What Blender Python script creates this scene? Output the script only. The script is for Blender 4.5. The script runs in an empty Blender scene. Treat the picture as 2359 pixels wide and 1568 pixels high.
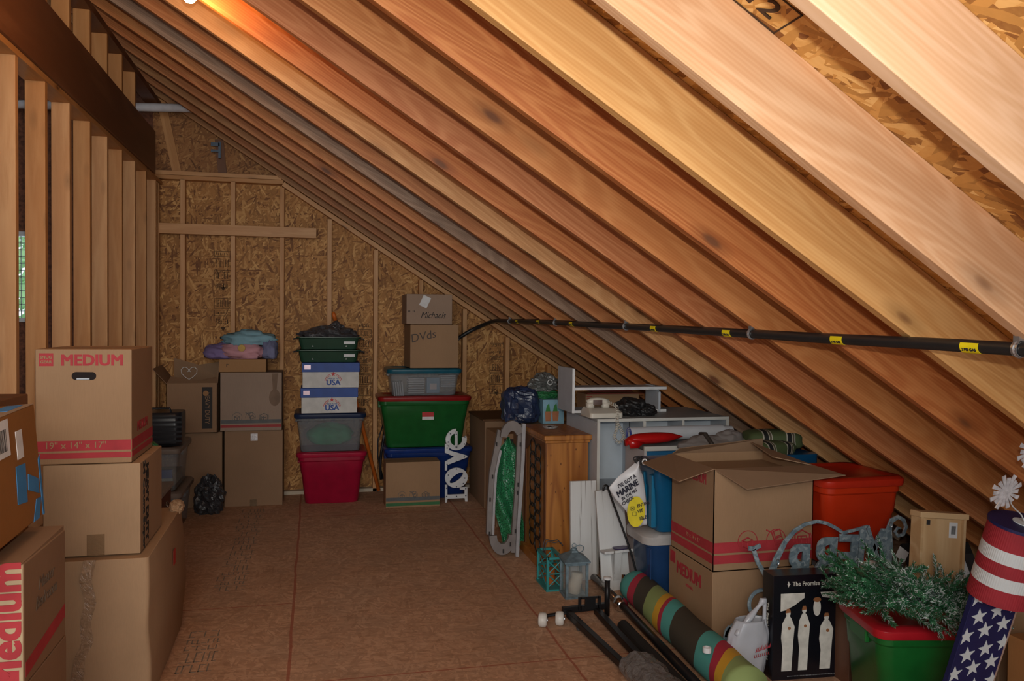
import bpy, bmesh, math, random
from mathutils import Vector, Matrix, noise
random.seed(7)
C = bpy.context.scene.collection
sc = bpy.context.scene
R = math.radians
# ------------------------------------------------------------------ camera
cam_d = bpy.data.cameras.new('camera'); cam = bpy.data.objects.new('camera', cam_d); C.objects.link(cam)
cam_d.sensor_width = 36.0; cam_d.lens = 36.0*1883.2/2359; cam_d.clip_start = .05
yw, pt, rl = R(13.65), R(1.2749), R(.5443)
Fv = Vector((math.sin(yw)*math.cos(pt), math.cos(yw)*math.cos(pt), -math.sin(pt)))
Rv = Vector((math.cos(yw), -math.sin(yw), 0)); Uv = Rv.cross(Fv)
R2 = math.cos(rl)*Rv+math.sin(rl)*Uv; U2 = -math.sin(rl)*Rv+math.cos(rl)*Uv
cam.matrix_world = Matrix(((R2.x, U2.x, -Fv.x, 0), (R2.y, U2.y, -Fv.y, 0), (R2.z, U2.z, -Fv.z, 1.536), (0, 0, 0, 1)))
sc.camera = cam
# ------------------------------------------------------------------ world, lights, exposure
w = bpy.data.worlds.new('world'); sc.world = w; w.use_nodes = True
bg = w.node_tree.nodes['Background']; bg.inputs[0].default_value = (.80, .92, 1, 1); bg.inputs[1].default_value = 1.8
def light(name, kind, loc, power, col=(1, 1, 1), size=.1, rot=(0, 0, 0), **k):
    d = bpy.data.lights.new(name, kind); d.energy = power; d.color = col
    if kind == 'AREA': d.size = size
    else: d.shadow_soft_size = size
    for a, b in k.items(): setattr(d, a, b)
    o = bpy.data.objects.new(name, d); o.location = loc; o.rotation_euler = rot; C.objects.link(o); return o
fl = light('camera_flash', 'SPOT', (.03, -.03, 1.68), 170, (1, .95, .87), .02, spot_size=R(134), spot_blend=1.0)
fl.rotation_euler = Vector((.12, .92, .50)).to_track_quat('-Z', 'Y').to_euler()
light('ambient_fill', 'AREA', (-.5, -1.6, 2.7), 80, (1, .92, .82), 1.6, rot=(R(62), 0, R(3)))  # added fill lamp behind the camera, lifts the ambient level; no visible source
sc.view_settings.view_transform = 'Standard'; sc.view_settings.look = 'None'; sc.view_settings.gamma = 1
sc.view_settings.use_curve_mapping = False; sc.view_settings.exposure = 0.15

# ------------------------------------------------------------------ materials
class N:
    def __init__(s, name, rough=.6, metal=0.0, spec=.4):
        s.m = bpy.data.materials.new(name); s.m.use_nodes = True; s.t = s.m.node_tree
        s.b = s.t.nodes['Principled BSDF']; s.b.inputs['Roughness'].default_value = rough
        s.b.inputs['Metallic'].default_value = metal; s.b.inputs['Specular IOR Level'].default_value = spec
        s.out = s.t.nodes['Material Output']
    def n(s, k, **a):
        x = s.t.nodes.new('ShaderNode'+k)
        for q, v in a.items(): setattr(x, q, v)
        return x
    def l(s, a, b): s.t.links.new(a, b)
    def inp(s, sock, v):
        if hasattr(v, 'is_output') or isinstance(v, bpy.types.NodeSocket): s.l(v, sock)
        else: sock.default_value = v
    def co(s, scale=(1, 1, 1), rot=(0, 0, 0), rnd=0.0, loc=(0, 0, 0)):
        t = s.n('TexCoord'); mp = s.n('Mapping'); mp.inputs['Scale'].default_value = scale
        mp.inputs['Rotation'].default_value = rot; mp.inputs['Location'].default_value = loc
        v = t.outputs['Object']
        if rnd:
            oi = s.n('ObjectInfo'); a = s.n('VectorMath', operation='ADD'); c = s.n('CombineXYZ')
            mm = s.math('MULTIPLY', oi.outputs['Random'], rnd)
            for i in range(3): s.l(mm, c.inputs[i])
            s.l(v, a.inputs[0]); s.l(c.outputs[0], a.inputs[1]); v = a.outputs[0]
        s.l(v, mp.inputs['Vector']); return mp.outputs[0]
    def math(s, op, a, b=0.0, c=0.0):
        x = s.n('Math', operation=op); s.inp(x.inputs[0], a); s.inp(x.inputs[1], b)
        if op in ('MULTIPLY_ADD', 'COMPARE', 'SMOOTH_MIN'): s.inp(x.inputs[2], c)
        return x.outputs[0]
    def noise(s, co, scale=5, detail=3, rough=.5, dist=0.0):
        x = s.n('TexNoise'); s.l(co, x.inputs['Vector']); x.inputs['Scale'].default_value = scale
        x.inputs['Detail'].default_value = detail; x.inputs['Roughness'].default_value = rough
        x.inputs['Distortion'].default_value = dist; return x.outputs['Fac']
    def ramp(s, f, stops, mode='LINEAR'):
        x = s.n('ValToRGB'); s.l(f, x.inputs[0]); e = x.color_ramp; e.interpolation = mode
        while len(e.elements) < len(stops): e.elements.new(.5)
        for k, (p, c) in enumerate(stops):
            e.elements[k].position = p; e.elements[k].color = (*c, 1) if len(c) == 3 else c
        return x.outputs[0]
    def mix(s, f, a, b, mode='MIX'):
        x = s.n('Mix', data_type='RGBA', blend_type=mode); s.inp(x.inputs[0], f)
        for i, v in ((6, a), (7, b)):
            if isinstance(v, tuple): x.inputs[i].default_value = (*v, 1) if len(v) == 3 else v
            else: s.l(v, x.inputs[i])
        return x.outputs[2]
    def col(s, v):
        if isinstance(v, tuple): s.b.inputs['Base Color'].default_value = (*v, 1) if len(v) == 3 else v
        else: s.l(v, s.b.inputs['Base Color'])
    def bump(s, h, strength=.3, dist=.002):
        x = s.n('Bump'); x.inputs['Strength'].default_value = strength; x.inputs['Distance'].default_value = dist
        s.l(h, x.inputs['Height']); s.l(x.outputs[0], s.b.inputs['Normal'])
MC = {}
def plain(name, c, rough=.5, metal=0.0, spec=.4, var=.12, bump=0.0, emit=0, scale=14):
    if name in MC: return MC[name]
    m = N(name, rough, metal, spec); v = m.co(); f = m.noise(v, scale, 4)
    d = tuple(max(0, x*(1-var)) for x in c); e = tuple(min(1, x*(1+var)) for x in c)
    m.col(m.ramp(f, [(.3, d), (.7, e)]))
    if bump: m.bump(m.noise(v, scale*4, 3), bump)
    if emit:
        m.b.inputs['Emission Color'].default_value = (*c, 1); m.b.inputs['Emission Strength'].default_value = emit
    MC[name] = m.m; return m.m
def wood(name, c1, c2, knot=(.16, .06, .025), fine=55, rings=26, s=(1, 1, 1), rough=.5, stretch=14, ringamt=.55, knots=True, lines=0):
    """grain runs along the object's local X after scaling by s"""
    if name in MC: return MC[name]
    m = N(name, rough, 0, .35); ax = s
    v = m.co((.9*ax[0], stretch*ax[1], stretch*ax[2]), rnd=37.0)
    big = m.noise(m.co((.55*ax[0], 5*ax[1], 5*ax[2]), rnd=21.0), 1.0, 2, .45)
    fi = m.noise(v, 6, 4, .6)
    rg = m.math('SINE', m.math('MULTIPLY_ADD', big, rings*4.2, m.math('MULTIPLY', fi, 2.0)))
    rg = m.math('MULTIPLY_ADD', rg, .5, .5)
    rg = m.math('POWER', rg, 2.0)
    f = m.math('ADD', m.math('MULTIPLY', rg, ringamt), m.math('MULTIPLY', fi, 1-ringamt))
    if lines:
        q = m.n('SeparateXYZ'); m.l(m.co(), q.inputs[0]); ln = m.math('SINE', m.math('ADD', m.math('MULTIPLY', q.outputs[2], lines), m.math('MULTIPLY', big, 32.0)))
        f = m.math('ADD', m.math('MULTIPLY', f, .8), m.math('MULTIPLY', m.math('MULTIPLY_ADD', ln, .5, .5), .2))
    c = m.ramp(f, [(.18, c2), (.75, c1)])
    tone = m.noise(m.co((.8*ax[0], 3*ax[1], 3*ax[2]), rnd=11.0), 1.1, 2)
    c = m.mix(m.math('MULTIPLY', tone, .55), c, tuple(min(1, x*y) for x, y in zip(c1, (1.05, .78, .62))))
    if knots:
        vo = m.n('TexVoronoi'); m.l(m.co((2.0*ax[0], 5.5*ax[1], 5.5*ax[2]), rnd=53.0), vo.inputs['Vector']); vo.inputs['Scale'].default_value = 1.0
        k = m.math('SUBTRACT', vo.outputs['Distance'], m.math('MULTIPLY', big, .06))
        halo = m.ramp(k, [(.05, (1, 1, 1)), (.19, (0, 0, 0))])
        c = m.mix(m.math('MULTIPLY', halo, .55), c, tuple(a*.55 for a in c2))
        core = m.ramp(k, [(.02, (1, 1, 1)), (.07, (0, 0, 0))])
        c = m.mix(core, c, knot)
    m.col(c); m.bump(f, .15, .001); MC[name] = m.m; return m.m
def osb(name, plane='XZ', base=(.30, .15, .055), hi=(.62, .38, .17), lo=(.13, .05, .018), sc_=1.0, mixamt=1.0, rough=.6):
    m = N(name, rough, 0, .3); cur = None; pr = None
    seq = [(0, 1.0), (62, 1.2), (118, .9), (31, 1.45), (93, 1.1)]
    warp = m.n('TexNoise'); m.l(m.co(), warp.inputs['Vector']); warp.inputs['Scale'].default_value = 7; warp.inputs['Detail'].default_value = 1
    for i, (a, k) in enumerate(seq):
        t = m.n('TexCoord'); ad = m.n('VectorMath', operation='MULTIPLY_ADD'); m.l(warp.outputs['Color'], ad.inputs[0])
        ad.inputs[1].default_value = (.03, .03, .03); m.l(t.outputs['Object'], ad.inputs[2])
        r0 = m.n('Mapping'); rr = R(a)
        r0.inputs['Rotation'].default_value = (0, rr, 0) if plane == 'XZ' else (0, 0, rr)
        r0.inputs['Location'].default_value = (i*3.1, i*1.7, i*2.3)
        m.l(ad.outputs[0], r0.inputs['Vector'])
        s1 = m.n('Mapping'); q = 1.0/sc_
        s1.inputs['Scale'].default_value = (10*k*q, 3, 62*k*q) if plane == 'XZ' else (10*k*q, 62*k*q, 3)
        m.l(r0.outputs[0], s1.inputs['Vector'])
        vo = m.n('TexVoronoi'); m.l(s1.outputs[0], vo.inputs['Vector']); vo.inputs['Scale'].default_value = 1
        sp = m.n('SeparateColor'); m.l(vo.outputs['Color'], sp.inputs[0])
        if cur is None: cur = sp.outputs[0]; pr = sp.outputs[1]
        else:
            g = m.math('GREATER_THAN', sp.outputs[1], pr)
            x = m.n('Mix', data_type='FLOAT'); m.l(g, x.inputs[0]); m.l(cur, x.inputs[2]); m.l(sp.outputs[0], x.inputs[3]); cur = x.outputs[0]
            pr = m.math('MAXIMUM', pr, sp.outputs[1])
    fine = m.noise(m.co((40, 40, 40)), 2, 3)
    f = m.math('ADD', m.math('MULTIPLY', cur, .82), m.math('MULTIPLY', fine, .18))
    mid = base
    c = m.ramp(f, [(.06, lo), (.28, tuple(x*.75 for x in mid)), (.6, mid), (.85, tuple((x+y)/2 for x, y in zip(mid, hi))), (.97, hi)])
    if mixamt < 1: c = m.mix(mixamt, base, c)
    tone = m.noise(m.co(), 1.7, 3)
    c = m.mix(.35, c, m.ramp(tone, [(.3, (.6, .5, .42)), (.7, (1, 1, 1))]), 'MULTIPLY')
    m.col(c); m.bump(f, .25, .001); return m
def card(name, c=(.38, .245, .15)):
    if name in MC: return MC[name]
    m = N(name, .75, 0, .2); v = m.co(rnd=9.0)
    f = m.noise(v, 3, 5, .6); g = m.noise(m.co((60, 60, 4)), 6, 2)
    k = m.math('ADD', m.math('MULTIPLY', f, .7), m.math('MULTIPLY', g, .3))
    m.col(m.ramp(k, [(.3, tuple(x*.86 for x in c)), (.7, tuple(x*1.06 for x in c))]))
    m.bump(g, .08, .0008); MC[name] = m.m; return m.m
def clear(name, c=(.7, .75, .8), alpha=.4, rough=.25):
    if name in MC: return MC[name]
    m = N(name, rough, 0, .5); m.col(m.ramp(m.noise(m.co(), 6, 3), [(.3, tuple(x*.8 for x in c)), (.7, c)]))
    tr = m.n('BsdfTransparent'); mx = m.n('MixShader'); mx.inputs[0].default_value = alpha
    m.l(tr.outputs[0], mx.inputs[1]); m.l(m.b.outputs[0], mx.inputs[2]); m.l(mx.outputs[0], m.out.inputs['Surface'])
    MC[name] = m.m; return m.m
def crinkle(name, c, rough=.25, spec=.6, scale=30, strength=.8):
    if name in MC: return MC[name]
    m = N(name, rough, 0, spec); v = m.co(); f = m.noise(v, scale, 4, .6, 1.2)
    m.col(m.ramp(f, [(.3, tuple(x*.7 for x in c)), (.7, tuple(min(1, x*1.25) for x in c))])); m.bump(f, strength, .01); MC[name] = m.m; return m.m

# ------------------------------------------------------------------ mesh building
class MB:
    def __init__(s): s.v = []; s.f = []; s.mi = []; s.cur = 0
    def add(s, vs, fs, M=None):
        o = len(s.v)
        for p in vs:
            p = Vector(p); s.v.append(tuple(M @ p) if M else tuple(p))
        for f in fs: s.f.append([i+o for i in f]); s.mi.append(s.cur)
        return s
    def box(s, x0, x1, y0, y1, z0, z1, M=None):
        vs = [(x, y, z) for z in (z0, z1) for y in (y0, y1) for x in (x0, x1)]
        return s.add(vs, [(0, 2, 3, 1), (4, 5, 7, 6), (0, 1, 5, 4), (2, 6, 7, 3), (0, 4, 6, 2), (1, 3, 7, 5)], M)
    def loft(s, loops, cap0=True, cap1=True, closed=True, M=None):
        n = len(loops[0]); vs = [p for L in loops for p in L]; fs = []
        for k in range(len(loops)-1):
            for i in range(n if closed else n-1):
                j = (i+1) % n; fs.append((k*n+i, k*n+j, (k+1)*n+j, (k+1)*n+i))
        if cap0: fs.append(tuple(range(n))[::-1])
        if cap1: fs.append(tuple((len(loops)-1)*n+i for i in range(n)))
        return s.add(vs, fs, M)
    def tube(s, pts, r, n=10, closed=False, M=None):
        pts = [Vector(p) for p in pts]; rs = r if isinstance(r, (list, tuple)) else [r]*len(pts); loops = []; prev = None
        m = len(pts)
        for i, p in enumerate(pts):
            if closed: t = pts[(i+1) % m]-pts[i-1]
            else: t = pts[min(i+1, m-1)]-pts[max(i-1, 0)]
            t.normalize()
            if prev is None: a = t.orthogonal().normalized()
            else: a = (prev-t*prev.dot(t)).normalized()
            prev = a; b = t.cross(a)
            loops.append([p+(a*math.cos(q)+b*math.sin(q))*rs[i] for q in [2*math.pi*k/n for k in range(n)]])
        if closed: loops.append(loops[0])
        return s.loft(loops, not closed, not closed, M=M)
    def lathe(s, prof, n=24, M=None, cap=True):
        return s.loft([[(r*math.cos(2*math.pi*k/n), r*math.sin(2*math.pi*k/n), z) for k in range(n)] for r, z in prof], cap, cap, M=M)
    def prism(s, poly, a, b, plane='XZ', M=None):
        f = {'XZ': lambda x, z, t: (x, t, z), 'XY': lambda x, z, t: (x, z, t), 'YZ': lambda x, z, t: (t, x, z)}[plane]
        n = len(poly); vs = [f(x, z, a) for x, z in poly]+[f(x, z, b) for x, z in poly]
        return s.add(vs, [tuple(range(n)), tuple(range(n, 2*n))[::-1]]+[(i, i+n, (i+1) % n+n, (i+1) % n) for i in range(n)], M)
    def grid(s, fn, nu, nv, thick=0, M=None):
        vs = [fn(i/nu, j/nv) for j in range(nv+1) for i in range(nu+1)]
        fs = [(j*(nu+1)+i, j*(nu+1)+i+1, (j+1)*(nu+1)+i+1, (j+1)*(nu+1)+i) for j in range(nv) for i in range(nu)]
        return s.add(vs, fs, M)
    def build(s, name, mat, parent=None, smooth=False, bevel=0, solid=0, sub=0, loc=None, rot=None, segs=2):
        me = bpy.data.meshes.new(name); me.from_pydata(s.v, [], s.f); o = bpy.data.objects.new(name, me); C.objects.link(o)
        for m in (mat if isinstance(mat, list) else [mat]): me.materials.append(m)
        if isinstance(mat, list): me.polygons.foreach_set('material_index', s.mi)
        bm = bmesh.new(); bm.from_mesh(me); bmesh.ops.recalc_face_normals(bm, faces=bm.faces); bm.to_mesh(me); bm.free()
        if smooth: me.polygons.foreach_set('use_smooth', [True]*len(me.polygons))
        if solid:
            k = o.modifiers.new('solid', 'SOLIDIFY'); k.thickness = solid; k.offset = 0
        if bevel:
            k = o.modifiers.new('bevel', 'BEVEL'); k.width = bevel; k.segments = segs; k.limit_method = 'ANGLE'; k.angle_limit = R(40)
            me.polygons.foreach_set('use_smooth', [True]*len(me.polygons)); k.harden_normals = True
        if sub:
            k = o.modifiers.new('sub', 'SUBSURF'); k.levels = sub; k.render_levels = sub
        if parent: o.parent = parent
        if loc: o.location = loc
        if rot: o.rotation_euler = rot
        return o
def tag(o, label=None, cat=None, group=None, kind=None):
    if label: o['label'] = label
    if cat: o['category'] = cat
    if group: o['group'] = group
    if kind: o['kind'] = kind
    return o
def thing(name, label, cat, loc=(0, 0, 0), rz=0, group=None, rot=None):
    o = bpy.data.objects.new(name, None); o.empty_display_size = .05; C.objects.link(o); o.location = loc
    o.rotation_euler = rot if rot else (0, 0, R(rz)); return tag(o, label, cat, group)
def struct(o, label): return tag(o, label, o.name.split('_')[0], kind='structure')
def rr(w, d, r, z, n=4, cx=0, cy=0):
    out = []; r = min(r, w/2, d/2)
    for sx, sy, a0 in ((1, -1, -90), (1, 1, 0), (-1, 1, 90), (-1, -1, 180)):
        for k in range(n+1):
            a = R(a0+90*k/n); out.append((cx+sx*(w/2-r)+r*math.cos(a), cy+sy*(d/2-r)+r*math.sin(a), z))
    return out
def text(parent, s, size, mat, o, xd=(1, 0, 0), yd=(0, 0, 1), name='lettering', bold=0.0, ext=.0006, align='CENTER', shear=0, space=1, xs=1, label=None):
    cu = bpy.data.curves.new(name, 'FONT'); cu.body = s; cu.size = size; cu.extrude = ext; cu.align_x = align; cu.align_y = 'CENTER'
    cu.shear = shear; cu.space_character = space; cu.resolution_u = 3
    t = bpy.data.objects.new('tmp', cu); me = bpy.data.meshes.new_from_object(t); bpy.data.objects.remove(t)
    x = Vector(xd).normalized(); y = Vector(yd).normalized(); z = x.cross(y)
    M = Matrix(((x.x*xs, y.x, z.x, o[0]), (x.y*xs, y.y, z.y, o[1]), (x.z*xs, y.z, z.z, o[2]), (0, 0, 0, 1))); me.transform(M)
    if bold > 0:
        bm = bmesh.new(); bm.from_mesh(me); src = list(bm.verts)+list(bm.edges)+list(bm.faces)
        for iz, (a, b_) in enumerate(((1, .6), (-1, .6), (-1, -.6), (1, -.6))):
            q = bmesh.ops.duplicate(bm, geom=src); v = x*bold*a+y*bold*b_+z*(.00016*(iz+1))
            for e in q['geom']:
                if isinstance(e, bmesh.types.BMVert): e.co += v
        bm.to_mesh(me); bm.free()
    me.materials.clear(); me.materials.append(mat); ob = bpy.data.objects.new(name, me); C.objects.link(ob)
    if parent: ob.parent = parent
    if label: ob['label'] = label
    return ob
def frame(o, xd, yd):
    x = Vector(xd).normalized(); y = Vector(yd).normalized(); z = x.cross(y)
    return Matrix(((x.x, y.x, z.x, o[0]), (x.y, y.y, z.y, o[1]), (x.z, y.z, z.z, o[2]), (0, 0, 0, 1)))
def circ(r, cx=0, cy=0, n=24): return [(cx+r*math.cos(2*math.pi*k/n), cy+r*math.sin(2*math.pi*k/n)) for k in range(n)]
def ring(mb, r0, r1, M, n=28, t=.0012, cx=0, cy=0, a0=0, a1=360):
    """flat ring or arc in the local XY plane of M"""
    full = abs(a1-a0) >= 359.9; k = n+1; P = []
    for i in range(k):
        a = R(a0+(a1-a0)*i/n); P.append((math.cos(a), math.sin(a)))
    loops = [[(cx+c*r0, cy+s_*r0, 0), (cx+c*r1, cy+s_*r1, 0), (cx+c*r1, cy+s_*r1, t), (cx+c*r0, cy+s_*r0, t)] for c, s_ in P]
    return mb.loft(loops, not full, not full, M=M)
def blob(mb, c, s, seed=0, amp=.18, freq=2.2, nu=36, nv=22, flat=True, ridged=True, pw=1.0):
    def sg(v): return (1 if v >= 0 else -1)*abs(v)**pw
    vs = []
    for j in range(nv+1):
        th = math.pi*j/nv
        for i in range(nu):
            ph = 2*math.pi*i/nu; d = Vector((sg(math.sin(th)*math.cos(ph)), sg(math.sin(th)*math.sin(ph)), sg(math.cos(th))))
            q = d*freq+Vector((seed*3.1, seed*1.7, 0)); h = noise.noise(q)
            if ridged: h += .5*(1-2*abs(noise.noise(q*2.3)))-.25; h += .25*(1-2*abs(noise.noise(q*5.1)))-.1
            k = 1+amp*h; p = Vector((d.x*s[0]*k, d.y*s[1]*k, d.z*s[2]*k))
            if flat and p.z < -s[2]*.75: p.z = -s[2]*.75
            vs.append((c[0]+p.x, c[1]+p.y, c[2]+p.z))
    fs = [(j*nu+i, j*nu+(i+1) % nu, (j+1)*nu+(i+1) % nu, (j+1)*nu+i) for j in range(nv) for i in range(nu)]
    return mb.add(vs, fs)

# ------------------------------------------------------------------ shared materials
RD = plain('red_print', (.42, .035, .045), .7); BK = plain('black_ink', (.025, .022, .022), .7); GI = plain('grey_ink', (.11, .115, .12), .7)
K1 = card('kraft_cardboard', (.37, .225, .125)); K2 = card('dull_cardboard', (.30, .185, .11)); K3 = card('brown_cardboard', (.30, .125, .035))
K4 = card('pale_cardboard', (.43, .28, .165)); WH = plain('white_paper', (.70, .70, .70), .6); TAPE = clear('clear_tape', (.50, .36, .22), .28, .12)
STUD_ = wood('pine_stud', (.60, .36, .165), (.42, .22, .08), s=(.8, .8, 1), rings=9)  # grain set below per axis
# ------------------------------------------------------------------ setting
D = 7.42; SL = .6383; Z0 = 2.585
rdir = Vector((1, 0, -SL)).normalized(); rn = Vector((SL, 0, 1)).normalized()
fm = osb('floor_board', 'XY', (.62, .37, .23), (.82, .54, .36), (.42, .23, .13), .9, .6, .7)
bc = fm.b.inputs['Base Color'].links[0].from_socket; tc = fm.n('TexCoord'); sx = fm.n('SeparateXYZ'); fm.l(tc.outputs['Object'], sx.inputs[0])
wob = fm.math('MULTIPLY', fm.noise(fm.co((1, 1, 1)), 3, 3), .02)
def seam(coord, at, wd):
    a = fm.math('ABSOLUTE', fm.math('SUBTRACT', fm.math('ADD', coord, wob), at+.01)); return fm.math('LESS_THAN', a, wd)
X_, Y_ = sx.outputs[0], sx.outputs[1]
ss = [seam(X_, -.10, .007), seam(X_, 1.145, .006)]
ss.append(fm.math('MULTIPLY', seam(Y_, 6.56, .006), fm.math('GREATER_THAN', X_, -.1)))
ss.append(fm.math('MULTIPLY', seam(Y_, 4.56, .005), fm.math('LESS_THAN', X_, -.1)))
ss.append(fm.math('MULTIPLY', seam(Y_, 3.54, .005), fm.math('GREATER_THAN', X_, -.1)))
acc = ss[0]
for q in ss[1:]: acc = fm.math('MAXIMUM', acc, q)
sc1 = fm.ramp(fm.noise(fm.co((1, 3, 1)), 9, 5, .7), [(.30, (.72, .66, .6)), (.5, (1, 1, 1)), (.72, (1.0, .93, .88))])
c_ = fm.mix(1.0, bc, sc1, 'MULTIPLY')
dirt = fm.ramp(fm.noise(fm.co((1, 1, 1), loc=(4, 2, 0)), 2.3, 5, .65), [(.45, (0, 0, 0)), (.75, (1, 1, 1))])
c_ = fm.mix(fm.math('MULTIPLY', dirt, .35), c_, (.30, .225, .165)); fm.l(fm.mix(fm.math('MULTIPLY', acc, .75), c_, (.36, .09, .05)), fm.b.inputs['Base Color'])
struct(MB().box(-4.2, 4.6, -3.0, D+.6, -.05, 0).build('floor', fm.m), 'brown wood panel subfloor with red seam lines')
OS = osb('wall_board', 'XZ', (.46, .215, .062), (.78, .47, .18), (.16, .055, .015), 1.0).m
OSR = osb('roof_board', 'XY', (.60, .31, .085), (.90, .62, .26), (.20, .07, .02), 1.5).m
OST = osb('gable_board', 'XZ', (.34, .15, .05), (.55, .30, .11), (.13, .05, .016), 1.2).m
# back wall sheathing under and above the plate, with a window opening to the left of the stud wall
wx0, wx1, wz0, wz1 = -2.95, -2.265, 1.50, 2.24
mb = MB()
mb.box(-1.33, 4.3, 7.51, 7.55, 0, 2.76)
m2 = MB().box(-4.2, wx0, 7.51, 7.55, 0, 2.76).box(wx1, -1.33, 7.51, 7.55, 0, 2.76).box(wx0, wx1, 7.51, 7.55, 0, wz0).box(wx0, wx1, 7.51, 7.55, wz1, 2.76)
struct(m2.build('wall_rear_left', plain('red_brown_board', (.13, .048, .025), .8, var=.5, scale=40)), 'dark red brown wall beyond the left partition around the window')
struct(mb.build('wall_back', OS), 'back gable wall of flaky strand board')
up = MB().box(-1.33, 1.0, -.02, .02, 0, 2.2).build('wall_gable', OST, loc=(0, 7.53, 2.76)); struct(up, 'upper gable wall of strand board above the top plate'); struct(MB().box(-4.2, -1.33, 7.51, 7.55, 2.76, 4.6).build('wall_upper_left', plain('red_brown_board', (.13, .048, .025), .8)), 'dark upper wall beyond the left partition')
# window: frame, glass, grid
wf = MB()
for a in ((wx0, wx0+.035, wz0, wz1), (wx1-.035, wx1, wz0, wz1), (wx0, wx1, wz0, wz0+.035), (wx0, wx1, wz1-.035, wz1)):
    wf.box(a[0], a[1], 7.46, 7.55, a[2], a[3])
win = struct(wf.build('window_1', plain('window_white', (.55, .58, .6), .4)), 'window with a white grid seen between studs')
g = MB()
for i in range(1, 12): z = wz0+.035+(wz1-wz0-.07)*i/12; g.box(wx0+.03, wx1-.03, 7.50, 7.506, z-.003, z+.003)
for i in range(1, 9): x = wx0+(wx1-wx0)*i/9; g.box(x-.003, x+.003, 7.50, 7.506, wz0+.03, wz1-.03)
g.build('window_grid', plain('window_grey', (.28, .38, .34), .5), win)
MB().box(wx0+.03, wx1-.03, 7.515, 7.52, wz0+.03, wz1-.03).build('window_pane', clear('glass', (.8, .9, .9), .06, .03), win)
# tree outside the window
tr = thing('tree', 'sunlit green leafy tree outside the left window', 'tree', (-3.9, 11.2, -2.4))
MB().tube([(0, 0, 0), (.05, 0, 2), (0, .1, 4.2)], [.16, .12, .06], 10).build('trunk', plain('bark', (.12, .08, .05), .9), tr)
rnd = random.Random(3); lm = MB()
for k in range(1500):
    a = rnd.random()*6.28; b = rnd.gauss(0, .75); c = rnd.gauss(4.3, .8); p = Vector((b+.7*math.cos(a), .8*math.sin(a)*rnd.random(), c))
    n_ = Vector((rnd.gauss(0, 1), rnd.gauss(0, 1), rnd.gauss(0, 1))).normalized(); t_ = n_.orthogonal(); u_ = n_.cross(t_); s_ = .07
    lm.add([p-t_*s_, p+u_*s_*.6, p+t_*s_, p-u_*s_*.6], [(0, 1, 2, 3)])
tag(lm.build('leaves', plain('leaf', (.28, .50, .22), .6), tr), kind='stuff')
# roof sheathing, own local frame so its strands lie in the slope
def sloped(name, x0, x1, y0, y1, off0, off1, mat):
    """slab between two heights over the rafters' underside plane; local X runs down the slope"""
    o = MB().box((x0)/rdir.x, (x1)/rdir.x, y0, y1, off0, off1).build(name, mat)
    o.matrix_world = frame((0, 0, Z0), rdir, (0, 1, 0)); return o
RH = .184
struct(sloped('ceiling', -2.6, 4.3, -3.0, D+.1, RH, RH+.015, OSR), 'strand board roof sheathing between the rafters')
# far roof slope on the left, beyond the ridge
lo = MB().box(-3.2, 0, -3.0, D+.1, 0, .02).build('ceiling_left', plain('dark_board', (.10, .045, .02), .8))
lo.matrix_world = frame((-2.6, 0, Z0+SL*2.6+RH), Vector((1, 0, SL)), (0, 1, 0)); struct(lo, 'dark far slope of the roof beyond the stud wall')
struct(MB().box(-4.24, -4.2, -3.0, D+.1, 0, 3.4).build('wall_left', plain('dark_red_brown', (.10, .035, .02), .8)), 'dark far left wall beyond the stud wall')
# ------------------------------------------------------------------ rafters
tones = {
 'pale': ((.64, .45, .30), (.54, .35, .205)), 'pinkpale': ((.66, .43, .26), (.53, .30, .155)), 'yellow': ((.66, .40, .16), (.50, .26, .085)),
 'orange': ((.52, .215, .072), (.34, .10, .028)), 'tan': ((.52, .235, .082), (.37, .135, .040)), 'pink': ((.50, .215, .088), (.34, .11, .038)),
 'cream': ((.62, .36, .165), (.46, .23, .09)), 'grey': ((.34, .24, .17), (.20, .13, .09)), 'red': ((.45, .20, .075), (.30, .11, .036)), 'dull': ((.44, .24, .10), (.30, .14, .055))}
seq = [(-1, 'pale'), (0, 'pale'), (1, 'pinkpale'), (2, 'yellow'), (3, 'orange'), (4, 'tan'), (5, 'pink'), (6, 'orange'), (7, 'cream'), (8, 'red'), (9, 'grey'),
       (10, 'tan'), (11, 'orange'), (12, 'red'), (13, 'dull'), (14, 'red'), (15, 'dull')]
ordn = ['first', 'second', 'third', 'fourth', 'fifth', 'sixth', 'seventh', 'eighth', 'ninth', 'tenth', 'eleventh', 'twelfth', 'thirteenth', 'fourteenth', 'fifteenth', 'sixteenth']
words = {'pale': 'pale', 'pinkpale': 'pinkish pale', 'yellow': 'yellowish', 'orange': 'orange toned', 'tan': 'tan', 'pink': 'pink toned', 'cream': 'cream', 'grey': 'weathered grey', 'red': 'reddish', 'dull': 'dull brown'}
for k, t in seq:
    m = wood('rafter_'+t, *tones[t], stretch=26, fine=40, rings=34, ringamt=.5, lines=620)
    y = 1.216+.4124*k
    o = MB().box(-2.55/rdir.x, 4.02/rdir.x, 0, .038, 0, RH).build('rafter', m, bevel=.003)
    o.matrix_world = frame((0, y, Z0), rdir, (0, 1, 0))
    if k == 15: lab = 'dull brown sloping rafter lying against the back gable wall'
    elif k == -1: lab = 'pale rafter cutting the very top right corner of the photo'
    else: lab = '%s sloping roof rafter, %s one counted from the top right corner' % (words[t], ordn[k])
    if t == 'grey': lab = 'weathered grey sloping roof rafter with blue stained patches, between a reddish and a tan one'
    if k == 6: lab = 'orange toned roof rafter glowing orange beside the ceiling bulb'
    tag(o, lab, 'rafter', 'sloping roof rafters')
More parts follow.
